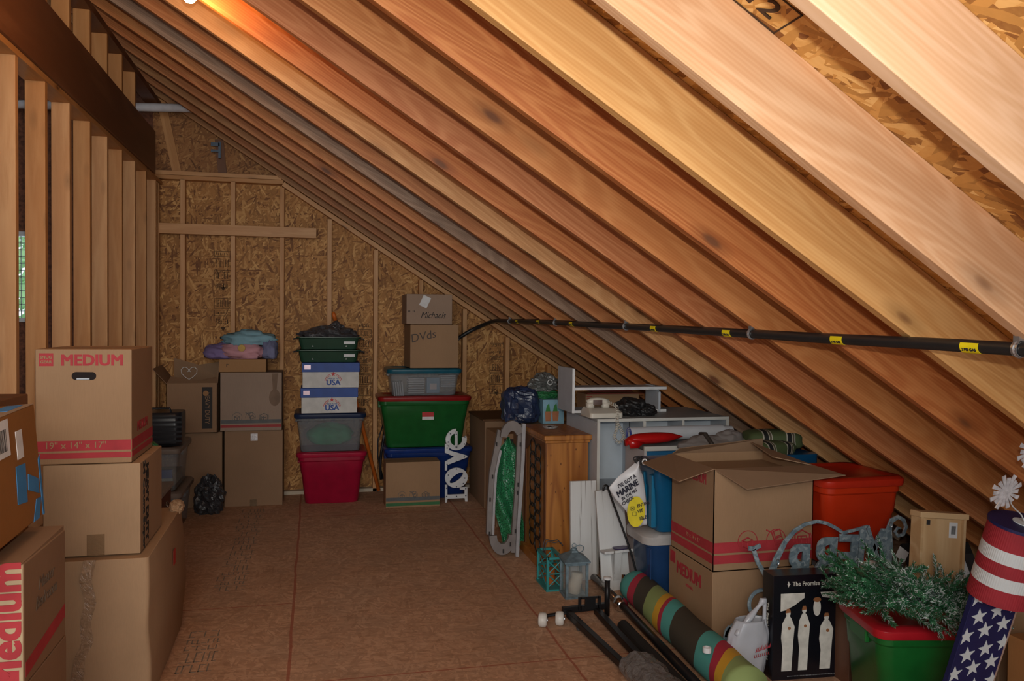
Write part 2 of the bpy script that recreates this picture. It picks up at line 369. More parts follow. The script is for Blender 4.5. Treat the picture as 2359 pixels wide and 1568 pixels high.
# stamp on the sheathing
nd = -rn; td = rdir; ud = nd.cross(td)
SM = frame((0, 0, Z0), rdir, (0, 1, 0))
st = MB(); L0, L1 = 1.00, 1.32
# ------------------------------------------------------------------ studs (grain along Z): local X is up
def stick(name, p, L, a, b, mat, up=(0, 0, 1), side=(1, 0, 0), bevel=.002):
    """p: low corner; L along up; a along side; b along the third axis"""
    o = MB().box(0, L, 0, a, 0, b).build(name, mat, bevel=bevel)
    o.matrix_world = frame(p, up, side); return o
SA = wood('stud_pine', (.60, .355, .165), (.46, .24, .095), s=(1.5, 1.5, 1.5), knot=(.10, .04, .015), stretch=9, rings=7, ringamt=.35)
SB = wood('stud_orange', (.54, .29, .11), (.40, .19, .06), s=(1.5, 1.5, 1.5), knot=(.10, .04, .015), stretch=9, rings=7, ringamt=.35)
ords = ['first', 'second', 'third', 'fourth', 'fifth', 'sixth', 'seventh', 'eighth', 'ninth', 'tenth']
for i in range(-2, 8):
    y = 4.386+.4064*i-.0
    o = stick('wall_stud', (-1.351, y, 0), 2.675, .089, .038, SA if i % 2 else SB); 
    tag(o, 'pine stud of the left partition, %s one counted from the left edge of the photo' % ords[max(0, i+1)] if i > -2 else 'pine stud of the left partition just outside the left edge', 'stud', 'studs of the left partition')
for j, y in enumerate((7.29, 7.36)):
    tag(stick('wall_stud', (-1.345, y, 0), 2.67, .085, .038, SA), ('front' if j == 0 else 'rear')+' stud of the pale pair where partition meets back wall', 'stud', 'studs of the left partition')
BM = wood('beam_dark', (.19, .085, .04), (.12, .05, .022), stretch=7, rings=5, knots=False)
o = MB().box(0, 5.4, 0, .13, 0, .335).build('support_beam', BM, bevel=.003); o.matrix_world = frame((-1.37, 7.08, 2.715), (0, -1, 0), (1, 0, 0))
o.matrix_world = Matrix.Translation((-1.37, 1.7, 2.705)) @ Matrix(((0, 1, 0, 0), (1, 0, 0, 0), (0, 0, 1, 0), (0, 0, 0, 1)))
tag(o, 'big dark laminated beam running along the top of the left partition', 'beam')
o = MB().box(0, 5.8, 0, .10, 0, .03).build('top_plate', SB, bevel=.002); o.matrix_world = Matrix.Translation((-1.355, 1.7, 2.675)) @ Matrix(((0, 1, 0, 0), (1, 0, 0, 0), (0, 0, 1, 0), (0, 0, 0, 1)))
tag(o, 'flat brown plate between the left studs and the big beam', 'plate')
for i in range(-1, 6):
    y = 4.386+.4064*i
    tag(stick('short_stud', (-1.351, y, 3.04), .275, .089, .038, SB), 'short stud standing on the big beam, %s one counted from the left edge' % ords[i+1], 'stud', 'short studs above the big beam')
o = MB().box(0, 5.75, 0, .10, 0, .045).build('upper_plate', BM); o.matrix_world = Matrix.Translation((-1.355, 1.7, 3.315)) @ Matrix(((0, 1, 0, 0), (1, 0, 0, 0), (0, 0, 1, 0), (0, 0, 0, 1)))
tag(o, 'dark plate on the short studs under the rafters', 'plate')
for i in range(11):
    x = -1.084+.4064*(i-1)-.019
    if x < -1.2: continue
    top = min(2.725, Z0-SL*(x+.038)-.055)
    if top < .15: continue
    o = stick('gable_stud', (x, 7.42, 0), top, .038, .088, SA if i % 3 else SB)
    tag(o, 'upright stud of the back gable wall, %s one counted from the left partition' % ords[i-1], 'stud', 'studs of the back gable wall')
tag(stick('top_plate', (-1.33, 7.42, 2.755), 1.055, .088, .035, SA, (1, 0, 0), (0, 1, 0)), 'upper board of the doubled plate across the gable studs', 'plate')
tag(stick('top_plate', (-1.33, 7.42, 2.718), 1.07, .088, .035, SB, (1, 0, 0), (0, 1, 0)), 'lower board of the doubled plate across the gable studs', 'plate')
o = MB().box(0, 5.0, 0, .086, -.045, -.006).build('sloping_plate', SA, bevel=.002); o.matrix_world = frame((-.25, 7.422, Z0+SL*.25), rdir, (0, 1, 0)); tag(o, 'sloping plate along the top of the gable studs', 'plate')
tag(stick('horizontal_brace', (-1.29, 7.378, 2.255), 1.31, .04, .088, SA, (1, 0, 0), (0, 1, 0)), 'short board nailed flat across the gable studs near the top left', 'board')
o = stick('bottom_plate', (-1.29, 7.42, 0), 5.2, .088, .03, plain('pale_plate', (.55, .47, .36), .7), (1, 0, 0), (0, 1, 0)); tag(o, 'pale board along the foot of the back wall', 'plate')
for j, (xa, xb, lab) in enumerate(((-1.27, -1.14, 'dark leaning gable post left of the metal clip'), (-.80, -.77, 'dark short gable post carrying a blue metal clip'))):
    hh = .62 if j == 0 else .30
    p = thing('gable_post', lab, 'post'); P0 = Vector((xb, 7.49, 2.79)); P1 = Vector((xa, 7.49, 2.79+hh)); d = (P1-P0).normalized()
    q = MB().box(0, (P1-P0).length, -.035, .035, -.03, .0); q2 = q.build('post', BM if j else SB, p); q2.matrix_world = frame(P0, d, d.cross(Vector((0, 1, 0))))
    if j:
        bl = plain('blue_steel', (.07, .10, .14), .4, .5); MB().box(-.86, -.79, 7.44, 7.455, 3.02, 3.05).box(-.86, -.80, 7.44, 7.455, 2.97, 2.99).box(-.80, -.78, 7.44, 7.455, 2.92, 3.06).build('metal_clip', bl, p)
o = MB().tube([(-2.6, 7.22, 3.20), (-.86, 7.22, 3.28)], .034, 18).build('drain_pipe', plain('white_plastic', (.62, .62, .66), .35), smooth=True); tag(o, 'white plastic drain pipe crossing behind the rafters at upper left', 'pipe')
# nameless printed stamps on the wall boards
def stamp(x, z0, z1, wd, seed, lab):
    rnd = random.Random(seed); m = MB(); z = z1; y = 7.508
    def bar(x0, x1, a, b): m.box(x0, x1, y-.0012, y+.001, a, b)
    while z > z0+.05:
        h = rnd.choice((.05, .07, .09)); t = .0035; style = rnd.random()
        if style > .25:
            bar(x, x+wd, z-t, z); bar(x, x+wd, z-h, z-h+t); bar(x, x+t, z-h, z); bar(x+wd-t, x+wd, z-h, z)
        q = x+.015
        while q < x+wd-.03:
            a = rnd.uniform(.007, .016)
            if rnd.random() < .8: bar(q, q+.004, z-h+.014, z-.014)
            if rnd.random() < .6: bar(q, q+a, z-.018, z-.014)
            if rnd.random() < .6: bar(q, q+a, z-h+.014, z-h+.018)
            if rnd.random() < .5: bar(q, q+a, z-h/2-.002, z-h/2+.002)
            if rnd.random() < .3: bar(q+a-.004, q+a, z-h+.014, z-.02)
            q += a+.006
        z -= h+.012
    zt = z0+.02; m.prism([(x+wd*.35, zt), (x+wd*.65, zt), (x+wd*.5, zt-.035)], y-.0012, y+.001)
    o = m.build('board_stamp', plain('stamp_ink', (.07, .04, .022), .9)); return tag(o, lab, 'stamp')
stamp(-.84, 1.80, 2.13, .15, 1, 'faded black mill stamp column between the left gable studs')
stamp(-.84, 1.45, 1.72, .15, 5, 'faded black mill stamp just above the folded cloths')
stamp(.385, .72, 1.52, .125, 2, 'tall faded mill stamp column right of the green trays')
stamp(1.61, .86, 1.34, .13, 3, 'faded mill stamp column left of the blue bag')
stamp(1.20, .86, 1.2, .0601, 4, 'narrow faded mill stamp beside the tall storage stack')
def fstamp(x, y0, y1, wd, seed, lab, skew=0):
    rnd = random.Random(seed); m = MB(); y = y0
    while y < y1:
        h = rnd.choice((.05, .08, .11)); q = x+skew*(y-y0)
        while q < x+wd+skew*(y-y0):
            a = rnd.uniform(.012, .03)
            if rnd.random() < .7: m.box(q, q+.006, y, y+h, 0, .0006)
            if rnd.random() < .6: m.box(q, q+a, y, y+.006, 0, .0006)
            if rnd.random() < .5: m.box(q, q+a, y+h-.006, y+h, 0, .0006)
            q += a+.006
        y += h+.03
    return tag(m.build('floor_stamp', plain('floor_ink', (.24, .19, .145), .9)), lab, 'stamp')
fstamp(-.55, 4.85, 6.9, .16, 11, 'long faded ink stamp on the floor panel in front of the tall cartons', 0)
fstamp(-.58, 3.75, 4.25, .15, 12, 'faded ink stamp on the near left floor panel')
m_ = MB(); t_ = text(None, 'DEC 12', .085, plain('stamp_black', (.05, .025, .012), .9), (0, 0, 0), (1, 0, 0), (0, 1, 0), 'roof_stamp', .001, .0006)
pc = Vector((.74, 1.572, 0)); pc.z = Z0-SL*pc.x; pc = pc+rn*(RH/1.0-.0012)
for v in t_.data.vertices: pass
fr = MB()
for a in ((-.17, .17, -.055, -.051), (-.17, .17, .051, .055), (-.17, -.166, -.055, .055), (.166, .17, -.055, .055)): fr.box(a[0], a[1], a[2], a[3], -.0005, .0006)
f_ = fr.build('stamp_border', MC['stamp_black'], t_)
t_.matrix_world = frame(pc, rdir, rn.cross(-rdir)); tag(t_, 'black date stamp printed on the roof board between two near rafters', 'stamp')
# ------------------------------------------------------------------ ceiling bulb
t = thing('light_bulb', 'glowing bare bulb in a white socket hanging at the rafters', 'lamp', (-.497, 3.585, 2.86))
em = plain('bulb_glow', (1, .86, .62), .3, emit=14)
MB().lathe([(.001, -.034), (.016, -.030), (.026, -.018), (.031, 0), (.028, .016), (.018, .036), (.014, .052)], 24).build('glass_bulb', em, t, smooth=True)
MB().lathe([(.02, .05), (.024, .055), (.024, .085), (.055, .09), (.058, .105), (.001, .106)], 24).build('socket', plain('socket_white', (.6, .58, .54), .4), t, smooth=True)
MB().box(-.05, .05, -.05, .09, .105, .125).build('socket_box', plain('grey_metal', (.3, .3, .3), .4, .6), t)
light('bulb_light', 'POINT', (-.497, 3.585, 2.815), 9, (1, .50, .16), .03)

# ------------------------------------------------------------------ cartons
def carton(x0, x1, y0, y1, z0, z1, mat, label, rz=0, group=None, bevel=.004, top=True, tape=True, name='cardboard_box', bulge=0.0, openbox=False):
    w_, d_, h_ = x1-x0, y1-y0, z1-z0
    t = thing(name, label, 'box', ((x0+x1)/2, (y0+y1)/2, z0), rz, group); t['w'] = w_; t['d'] = d_; t['h'] = h_
    if openbox:
        b = MB(); k = .004
        b.box(-w_/2, w_/2, -d_/2, -d_/2+k, 0, h_).box(-w_/2, w_/2, d_/2-k, d_/2, 0, h_).box(-w_/2, -w_/2+k, -d_/2, d_/2, 0, h_).box(w_/2-k, w_/2, -d_/2, d_/2, 0, h_).box(-w_/2, w_/2, -d_/2, d_/2, 0, k)
        b.build('body', mat, t); return t
    if bulge:
        loops = []
        for j in range(13):
            z = h_*j/12; e = bulge*math.sin(math.pi*j/12); L = []
            P = rr(w_+e*2, d_+e*2, .018, z, 3)
            for q in P:
                n_ = noise.noise(Vector((q[0]*4, q[1]*4, z*5)))*bulge*1.3; L.append((q[0]+n_, q[1]+n_*.6, z))
            loops.append(L)
        MB().loft(loops).build('body', mat, t, smooth=False, bevel=.003)
    else: MB().box(-w_/2, w_/2, -d_/2, d_/2, 0, h_).build('body', mat, t, bevel=bevel)
    if top: MB().box(-w_/2+.002, w_/2-.002, -.0015, .0015, h_-.001, h_+.0006).build('flap_seam', plain('seam_dark', (.05, .03, .018), .9), t)
    if tape:
        MB().box(-w_/2-.0006, w_/2+.0006, -.025, .025, h_-.0004, h_+.0009).box(-w_/2-.0009, -w_/2, -.025, .025, h_-.09, h_).box(w_/2, w_/2+.0009, -.025, .025, h_-.09, h_).build('tape', TAPE, t)
    return t
def F(t, x, z, e=.0006): return (x, -t['d']/2-e, z)       # a point on the front face
def stripe(t, z0, z1, mat, faces='FR', name='printed_stripe', x0=None, x1=None):
    w_, d_ = t['w'], t['d']; m = MB(); e = .0009
    if 'F' in faces: m.box(x0 if x0 is not None else -w_/2+.003, x1 if x1 is not None else w_/2-.003, -d_/2-e, -d_/2, z0, z1)
    if 'R' in faces: m.box(w_/2, w_/2+e, -d_/2+.003, d_/2-.003, z0, z1)
    if 'L' in faces: m.box(-w_/2-e, -w_/2, -d_/2+.003, d_/2-.003, z0, z1)
    return m.build(name, mat, t)
def icons(t, xs, z, r, mat, n3=True):
    """three round moving-box pictograms: a carton, a hand truck, a shelf"""
    for i, x in enumerate(xs):
        M = frame(F(t, x, z, .0014), (1, 0, 0), (0, 0, 1)); m = MB(); w_ = r*.13
        def ln(pts): m.tube([(p[0]*r, p[1]*r, .0006) for p in pts], w_/2, 5, M=M)
        if i == 0:
            ring(m, r*.93, r, M); ln([(-.55, .1), (0, -.1), (.5, .1), (0, .35), (-.55, .1)]); ln([(-.55, .1), (-.5, -.45), (0, -.65), (.5, -.45), (.5, .1)]); ln([(0, -.1), (0, -.65)])
        elif i == 1:
            ring(m, r*.93, r, M, a0=-30, a1=200); ln([(-1.0, .95), (-.7, .8), (-.5, .8), (.1, -.75), (.65, -.55)]); ln([(-.3, .75), (.35, .95), (.5, .45), (-.1, .25), (-.3, .75)]); ln([(-.05, .1), (.55, .3), (.75, -.2), (.1, -.4), (-.05, .1)]); ring(m, .0, r*.17, M, 12, cx=.05*r, cy=-.85*r)
        else:
            ring(m, r*.93, r, M, a0=150, a1=390); ln([(-.75, -.5), (-.75, .35), (0, .75), (.75, .35), (.75, -.5)]); ln([(-.45, -.6), (-.45, .2), (.45, .2), (.45, -.6)]); ln([(-.45, -.1), (.45, -.1)]); ln([(-.1, .2), (-.1, -.6)])
        m.build('printed_icon', mat, t)
# left front stack ----------------------------------------------------------
t = carton(-1.20, -.635, 3.45, 4.36, 0, .595, K4, 'large bulging kraft carton with red sticker at the foot of the left stack', bulge=.012, tape=False, top=False)
w_, d_, h_ = t['w'], t['d'], t['h']
tp = MB(); rnd = random.Random(2); pts = [(.075, .60), (.07, .52), (.08, .44), (.065, .36), (.07, .28), (.045, .22), (.04, .15), (.01, .06), (.0, .0)]
tp.loft([[(x-.022+rnd.uniform(-.006, .006), -d_/2-.016+(.006 if z > .55 else 0), z), (x+.022+rnd.uniform(-.006, .006), -d_/2-.018+(.006 if z > .55 else 0), z)] for x, z in pts], False, False, closed=False)
tp.build('tape', crinkle('shiny_tape', (.36, .24, .15), .12, .8, 40, .6), t, solid=.0008)
MB().box(w_/2+.012, w_/2+.0135, .10, .15, .40, .47).build('red_sticker', plain('sticker_red', (.62, .02, .02), .5), t)
blobm = MB(); blob(blobm, (w_/2-.02, d_/2-.05, h_+.01), (.035, .06, .035), 3, .2); blobm.build('folded_corner', K4, t)
t = carton(-1.02, -.668, 3.5, 3.97, .60, .962, K4, 'plain pale carton with a black lettered side under the big MEDIUM carton', tape=False)
w_, d_, h_ = t['w'], t['d'], t['h']
text(t, '24 Count Super', .055, BK, (w_/2+.001, -d_/2+.07, h_/2), (0, 0, -1), (0, 1, 0), 'lettering', .002)
text(t, 'HEAVY DUTY', .075, BK, (w_/2+.001, -d_/2+.13, h_/2), (0, 0, -1), (0, 1, 0), 'lettering', .003, xs=.7)
blobm = MB(); m_ = blobm.box(-.02, .045, -d_/2-.0008, -d_/2, .0, .085); m_.build('old_tape', clear('old_tape', (.36, .22, .11), .3, .3), t)
t = carton(-1.045, -.70, 3.5, 3.93, .965, 1.415, K1, 'kraft moving carton marked MEDIUM with 19 x 14 x 17 on its red stripe', rz=0, tape=False)
w_, d_, h_ = t['w'], t['d'], t['h']
text(t, 'MEDIUM', .060, RD, F(t, .03, h_-.045), name='lettering', bold=.0022)
MB().box(-w_/2+.014, -w_/2+.064, -d_/2-.001, -d_/2, h_-.066, h_-.016).build('printed_logo', RD, t)
text(t, 'SNUG', .016, K1, F(t, -w_/2+.039, h_-.032, .0016), bold=.0006); text(t, 'GEAR', .016, K1, F(t, -w_/2+.039, h_-.050, .0016), bold=.0006)
stripe(t, .052, .092, RD); stripe(t, .022, .044, RD)
text(t, '19" x 14" x 17"', .036, K1, F(t, -.03, .073, .0016), bold=.0003)
text(t, 'MEDIUM', .055, RD, (w_/2+.001, -.01, .13), (0, 1, 0), (0, 0, 1), bold=.001)
MB().prism([(math.copysign(.028, math.cos(a))+.016*math.cos(a)-.0, h_-.105+.016*math.sin(a)) for a in [2*math.pi*k/20+.01 for k in range(20)]], -d_/2-.001, -d_/2+.004).build('handle_hole', plain('hole_dark', (.015, .01, .01), .9), t)
MB().box(-.026, .02, -d_/2-.0013, -d_/2-.0005, h_-.119, h_-.113).build('plastic_scrap', plain('scrap', (.45, .5, .55), .2), t)
# near left boxes
t = carton(-1.22, -.742, 2.40, 2.77, .0, .555, K2, 'plain carton under the near left Medium box', tape=False)
t = carton(-1.22, -.742, 2.39, 2.76, .558, .885, K2, 'near left moving box with big red vertical Medium lettering and one open flap', tape=False, top=False)
w_, d_, h_ = t['w'], t['d'], t['h']
MB().box(-w_/2+.003, w_/2-.003, -d_/2-.0006, -d_/2, .003, h_-.003).build('pale_panel', plain('pale_print', (.46, .36, .22), .7), t)
text(t, 'Medium', .105, RD, F(t, w_/2-.040, h_/2+.0, .0014), (0, 0, 1), (-1, 0, 0), bold=.004)
stripe(t, .012, .045, RD, 'F', x0=0, x1=w_/2-.012); 
MB().add([(w_/2+.0009, -d_/2+.01, .02), (w_/2+.0009, d_/2-.01, .06), (w_/2+.0009, d_/2-.01, .10), (w_/2+.0009, -d_/2+.01, .06)], [(0, 1, 2, 3)]).build('printed_stripe', RD, t, solid=.0006)
text(t, 'Master\nBedroom', .05, plain('pencil', (.14, .10, .07), .8), (w_/2+.0012, 0, .21), (0, 1, 0), (0, 0, 1), 'handwriting', -.0006, shear=.3)
MB().prism([(-d_/2, h_), (d_/2, h_), (d_/2, h_+.012), (-d_/2, h_+.002)], w_/2-.10, w_/2-.004, 'YZ').build('flap', K2, t)
# tilted brown carton with blue tape
t = thing('cardboard_box', 'brown carton with blue tape and white labels leaning on the near left boxes', 'box', (-1.06, 2.62, .925)); 
Mt = Matrix.Rotation(R(-4), 4, 'Y'); t.matrix_world = Matrix.Translation((-1.025, 2.37, .915)) @ Mt @ Matrix.Rotation(R(2), 4, 'X')
b = MB().box(-.18, .235, -.34, .36, 0, .335).build('body', K3, t, bevel=.004)
MB().box(.195, .2355, -.34, .355, .335, .3365).build('top_edge', card('edge_card', (.40, .27, .17)), t)
BT = plain('blue_tape', (.05, .22, .48), .6); lbx = .236
def side_poly(name, pts, mat, e=.0012): return MB().prism([(y, z) for y, z in pts], lbx-.0002, lbx+e, 'YZ').build(name, mat, t)
side_poly('paper_label', [(-.02, .225), (.13, .225), (.13, .325), (-.02, .325)], WH)
side_poly('small_label', [(.18, .20), (.23, .20), (.23, .28), (.18, .28)], WH)
side_poly('blue_tape', [(.15, .08), (.225, .07), (.235, .18), (.16, .185)], BT); side_poly('blue_tape', [(.24, .10), (.33, .07), (.33, .115), (.25, .145)], BT)
side_poly('blue_tape', [(.26, -.0), (.31, .0), (.34, .055), (.30, .06)], BT); side_poly('blue_tape', [(.345, .0), (.36, .0), (.36, .18), (.345, .17)], BT)
MB().box(.17, .215, .20, .33, .336, .3375).build('blue_tape', BT, t)
bar = MB(); rnd = random.Random(8)
for i in range(16): y = .0+.007*i; bar.box(lbx+.001, lbx+.0018, y, y+rnd.uniform(.001, .005), .24, .30)
bar.build('barcode', BK, t)
t = carton(-1.20, -1.045, 3.12, 3.42, 0, 1.25, card('deep_brown', (.16, .07, .03)), 'tall dark brown carton edge behind the blue taped carton', tape=False)
t = thing('paper_sheet', 'white paper and marked panel seen between the first two studs', 'paper', (-1.62, 4.55, 0))
MB().box(-.10, .12, 0, .02, 0, 1.44).build('panel', K2, t); MB().box(-.1, .12, -.003, -.001, .98, 1.12).build('sheet', WH, t)
text(t, 'J7', .09, BK, (-.01, -.002, 1.32), name='handwriting', bold=-.001)
# dresser
t = thing('dresser', 'dark cherry drawer chest with a pale top behind the left cartons', 'dresser', (-1.06, 4.98, 0))
CH = wood('cherry', (.12, .035, .018), (.07, .018, .01), rings=6, knots=False)
b = MB().box(-.19, .19, -.44, .44, 0, .50).build('body', CH, t, bevel=.004); MB().box(-.20, .215, -.46, .46, .50, .525).build('top', plain('grey_top', (.30, .29, .27), .4), t, bevel=.003)
br = plain('brass', (.5, .46, .4), .25, .9)
for k in range(3):
    d = MB().box(.19, .205, -.42, .42, .04+.155*k, .175+.155*k).build('drawer', CH, t, bevel=.004)
    for y in (-.26, .26):
        z = .11+.155*k; MB().tube([(.205, y-.035, z+.01), (.222, y-.03, z-.008), (.226, y, z-.016), (.222, y+.03, z-.008), (.205, y+.035, z+.01)], .004, 8).lathe([(.012, 0), (.01, .004)], 12, M=frame((.205, y, z+.012), (0, 1, 0), (0, 0, 1))).build('handle', br, d, smooth=True)
t = carton(-1.15, -.935, 5.0, 5.32, .527, .72, K2, 'small kraft box standing on the pale topped chest', tape=False)
t = thing('mesh_bag', 'green tinsel mesh bag with a white tag on the small kraft box', 'bag', (-1.03, 5.16, .722))
m = MB(); blob(m, (0, 0, .07), (.12, .13, .09), 4, .25); m.build('bag', crinkle('green_tinsel', (.02, .20, .06), .2, .8, 60, 1), t); MB().box(.02, .075, -.15, -.147, .05, .14).build('tag', WH, t)
# clear totes, suitcase
def tote(cx, cy, z0, w_, d_, h_, body, lid, label, lidh=.035, taper=.10, rz=0, r=.05, cat='storage bin', over=.02, name='storage_bin', handles=True, band=True, fr=None):
    t = thing(name, label, cat, (cx, cy, z0), rz); a = 1-taper; L = []
    hb = h_-lidh; prof = [(0, a, -.012), (.01, a, 0), (hb*.62, a+(1-a)*.62, 0)]
    if band: prof += [(hb*.64, a+(1-a)*.64, .008)]
    prof += [(hb*.88, a+(1-a)*.88, .008 if band else 0), (hb*.9, 1, .016), (hb, 1, .018)]
    for z, k, e in prof: L.append(rr(w_*k+e, d_*k+e, r, z, 5))
    MB().loft(L).build('tub', body, t, bevel=.002)
    if handles:
        for s in (-1, 1): MB().box(s*(w_/2+.004)-.012, s*(w_/2+.004)+.012, -.07, .07, hb*.82, hb*.97).build('handle', body, t, bevel=.005)
    if lid:
        q = [rr(w_+.02+over, d_+.02+over, r, hb-.010, 5), rr(w_+.03+over, d_+.03+over, r+.005, hb+.002, 5), rr(w_+.03+over, d_+.03+over, r+.005, h_-.012, 5), rr(w_+over, d_+over, r, h_, 5), rr(w_-.05, d_-.05, r-.01, h_, 5), rr(w_-.07, d_-.07, r-.01, h_-.008, 5)]
        MB().loft(q).build('lid', lid, t, bevel=.002)
    return t
CL = clear('clear_plastic', (.42, .45, .47), .42, .2); TL = plain('taupe_lid', (.20, .165, .14), .4); FR = clear('frosted_plastic', (.30, .33, .36), .48, .3)
t = tote(-1.09, 6.45, 0, .33, .60, .315, CL, TL, 'lower clear bin with a taupe lid beside the black plastic bag', r=.04)
MB().box(-.12, .11, -.24, .2, .02, .16).build('contents', plain('mixed_blue', (.14, .25, .33), .6), t); MB().box(.02, .10, -.25, -.24, .12, .2).build('contents', plain('mixed_orange', (.5, .2, .08), .6), t)
t = tote(-1.09, 6.42, .317, .31, .56, .315, CL, TL, 'upper clear bin with a taupe lid under the black case', r=.04)
MB().box(-.11, .12, -.22, .2, .02, .10).build('contents', plain('pale_things', (.4, .45, .42), .6), t); MB().box(.02, .12, -.24, -.22, .09, .15).build('contents', plain('blue_pack', (.02, .10, .35), .5), t)
t = thing('black_case', 'black ribbed plastic case standing on the upper clear bin', 'case', (-1.06, 6.3, .634))
BP = plain('black_plastic', (.018, .018, .022), .3); m = MB()
m.loft([rr(.30, .26*a, .05, z, 5) for z, a in ((0, .8), (.02, .95), (.12, 1), (.22, 1), (.24, .9))]).build('shell', BP, t, bevel=.003)
m = MB()
for i in range(6): m.box(-.155, .155, -.134, -.129, .03+.034*i, .045+.034*i)
m.build('rib', BP, t); MB().tube([(-.08, -.1, .24), (-.07, -.1, .27), (.07, -.1, .27), (.08, -.1, .24)], .008, 8).build('handle', BP, t)
t = thing('plastic_bag', 'crumpled black plastic bag on the floor beside the lower clear bin', 'bag', (-.80, 6.85, 0)); m = MB()
blob(m, (0, 0, .12), (.11, .10, .17), 5, .32); m.build('bag', crinkle('black_bag', (.035, .038, .045), .22, .7, 26, 1), t)
# ---- back left boxes
t = carton(-1.05, -.725, 7.06, 7.37, 0, .615, K2, 'tall kraft carton directly right of the clear bins'); 
t = carton(-.705, -.245, 7.03, 7.38, 0, .625, K2, 'tall plain kraft carton with shiny tape under the striped carton', tape=False)
MB().box(-.025, .03, -t['d']/2-.0012, -t['d']/2, .54, .60).build('shiny_tape', crinkle('glint_tape', (.6, .6, .62), .05, 1, 50, .5), t); MB().box(-.03, .025, -t['d']/2-.0012, -t['d']/2, 0, .055).build('tape', TAPE, t)
t = carton(-.735, -.253, 7.0, 7.37, .627, 1.105, card('grey_kraft', (.32, .235, .18)), 'big moving carton with grey and red stripes and three round symbols', tape=False)
w_, d_, h_ = t['w'], t['d'], t['h']; stripe(t, .062, .092, GI); stripe(t, .028, .05, plain('dull_red', (.32, .04, .04), .7), 'F'); icons(t, (-.11, -.005, .10), .112, .04, GI)
MB().prism([(x*.045+.185, z*.07+.27) for x, z in circ(1, n=18)], -d_/2-.0008, -d_/2).prism([(.16, .47), (.21, .47), (.2, .33), (.17, .33)], -d_/2-.0007, -d_/2).build('damp_stain', plain('stain', (.19, .125, .085), .8), t)
t = carton(-.745, -.378, 7.0, 7.25, 1.108, 1.212, card('warm_card', (.36, .20, .09)), 'small shallow carton under the folded cloths', tape=False)
text(t, 'r', .05, BK, F(t, -.12, .06), name='handwriting')
t = carton(-1.14, -.755, 6.98, 7.36, .62, 1.02, K2, 'open carton with raised flaps and a black printed strip, holding a wire heart', openbox=True)
w_, d_, h_ = t['w'], t['d'], t['h']; m = MB(); 
fl_ = [('L', [(-w_/2, -d_/2, h_), (-w_/2, d_/2, h_), (-w_/2-.10, d_/2+.02, h_+.13), (-w_/2-.10, -d_/2-.02, h_+.12)]), ('B', [(-w_/2, d_/2, h_), (w_/2, d_/2, h_), (w_/2, d_/2+.0, h_+.16), (0, d_/2+.01, h_+.13), (-w_/2, d_/2+.0, h_+.19)]), ('R', [(w_/2, -d_/2, h_), (w_/2, d_/2, h_), (w_/2+.012, d_/2, h_+.19), (w_/2+.012, -d_/2+.02, h_+.18)]), ('F', [(-w_/2, -d_/2, h_), (w_/2, -d_/2, h_), (w_/2-.02, -d_/2+.09, h_+.045), (0, -d_/2+.09, h_+.01), (-w_/2+.02, -d_/2+.09, h_+.05)])]
for nme, p in fl_: MB().add(p, [tuple(range(len(p)))]).build('flap', K2, t, solid=.004)
MB().box(.075, .155, -d_/2-.0009, -d_/2, .035, h_-.03).build('printed_strip', BK, t)
text(t, 'HEAVY DUTY', .05, K2, F(t, .115, h_/2, .0014), (0, 0, -1), (1, 0, 0), xs=.85); ring(m, 0, .022, frame(F(t, .105, h_-.08, .0012), (1, 0, 0), (0, 0, 1)), 16); m.build('printed_emblem', plain('emblem', (.33, .17, .07), .7), t)
MB().box(-w_/2+.06, w_/2-.06, -.1, .12, h_-.06, h_-.02).build('packing', plain('pale_packing', (.34, .27, .19), .8), t)
t = thing('wire_heart', 'white wire heart sticking out of the open carton', 'ornament', (-.975, 7.02, .985))
hp = [(0, 0, .0), (0, 0, .05)]
m = MB(); m.tube([(0, 0, .0), (0, 0, .065)], .0025, 6)
for s in (-1, 1): m.tube([(0, 0, .065), (s*.03, 0, .085), (s*.058, 0, .115), (s*.06, 0, .145), (s*.042, 0, .165), (s*.02, 0, .162), (s*.004, 0, .145), (s*.004, 0, .130), (s*.014, 0, .128)], .003, 6)
m.build('wire', plain('white_wire', (.6, .6, .6), .3), t, smooth=True)
# cloths
def cloth(name, label, c, s, col, seed, cat='cloth', amp=.28, mat=None):
    t = thing(name, label, cat, c); m = MB(); blob(m, (0, 0, s[2]*.75), s, seed, amp, 2.0, 40, 24); m.build('fabric', mat or plain('cloth_%d' % seed, col, .85, bump=.3, var=.25, scale=5), t, smooth=True); return t
cloth('folded_cloth', 'lavender gathered cloth hanging at the left of the cloth heap', (-.74, 7.12, 1.215), (.13, .10, .065), (.20, .15, .32), 21)
t = cloth('folded_cloth', 'pink gingham baby cloth with a yellow motif in the middle of the heap', (-.57, 7.10, 1.215), (.19, .11, .075), (.52, .27, .31), 22)
MB().lathe([(.001, .0), (.028, .0), (.03, -.004)], 12, M=frame((-.0, -.112, .09), (1, 0, 0), (0, .1, 1))).build('motif', plain('yellow_motif', (.5, .33, .10), .8), t)
cloth('folded_cloth', 'pale blue cloth folded on top of the pink cloth', (-.53, 7.13, 1.325), (.21, .11, .07), (.20, .36, .43), 23)
cloth('folded_cloth', 'grey violet patterned cloth drooping at the right of the heap', (-.36, 7.14, 1.215), (.07, .10, .10), (.17, .18, .30), 24)
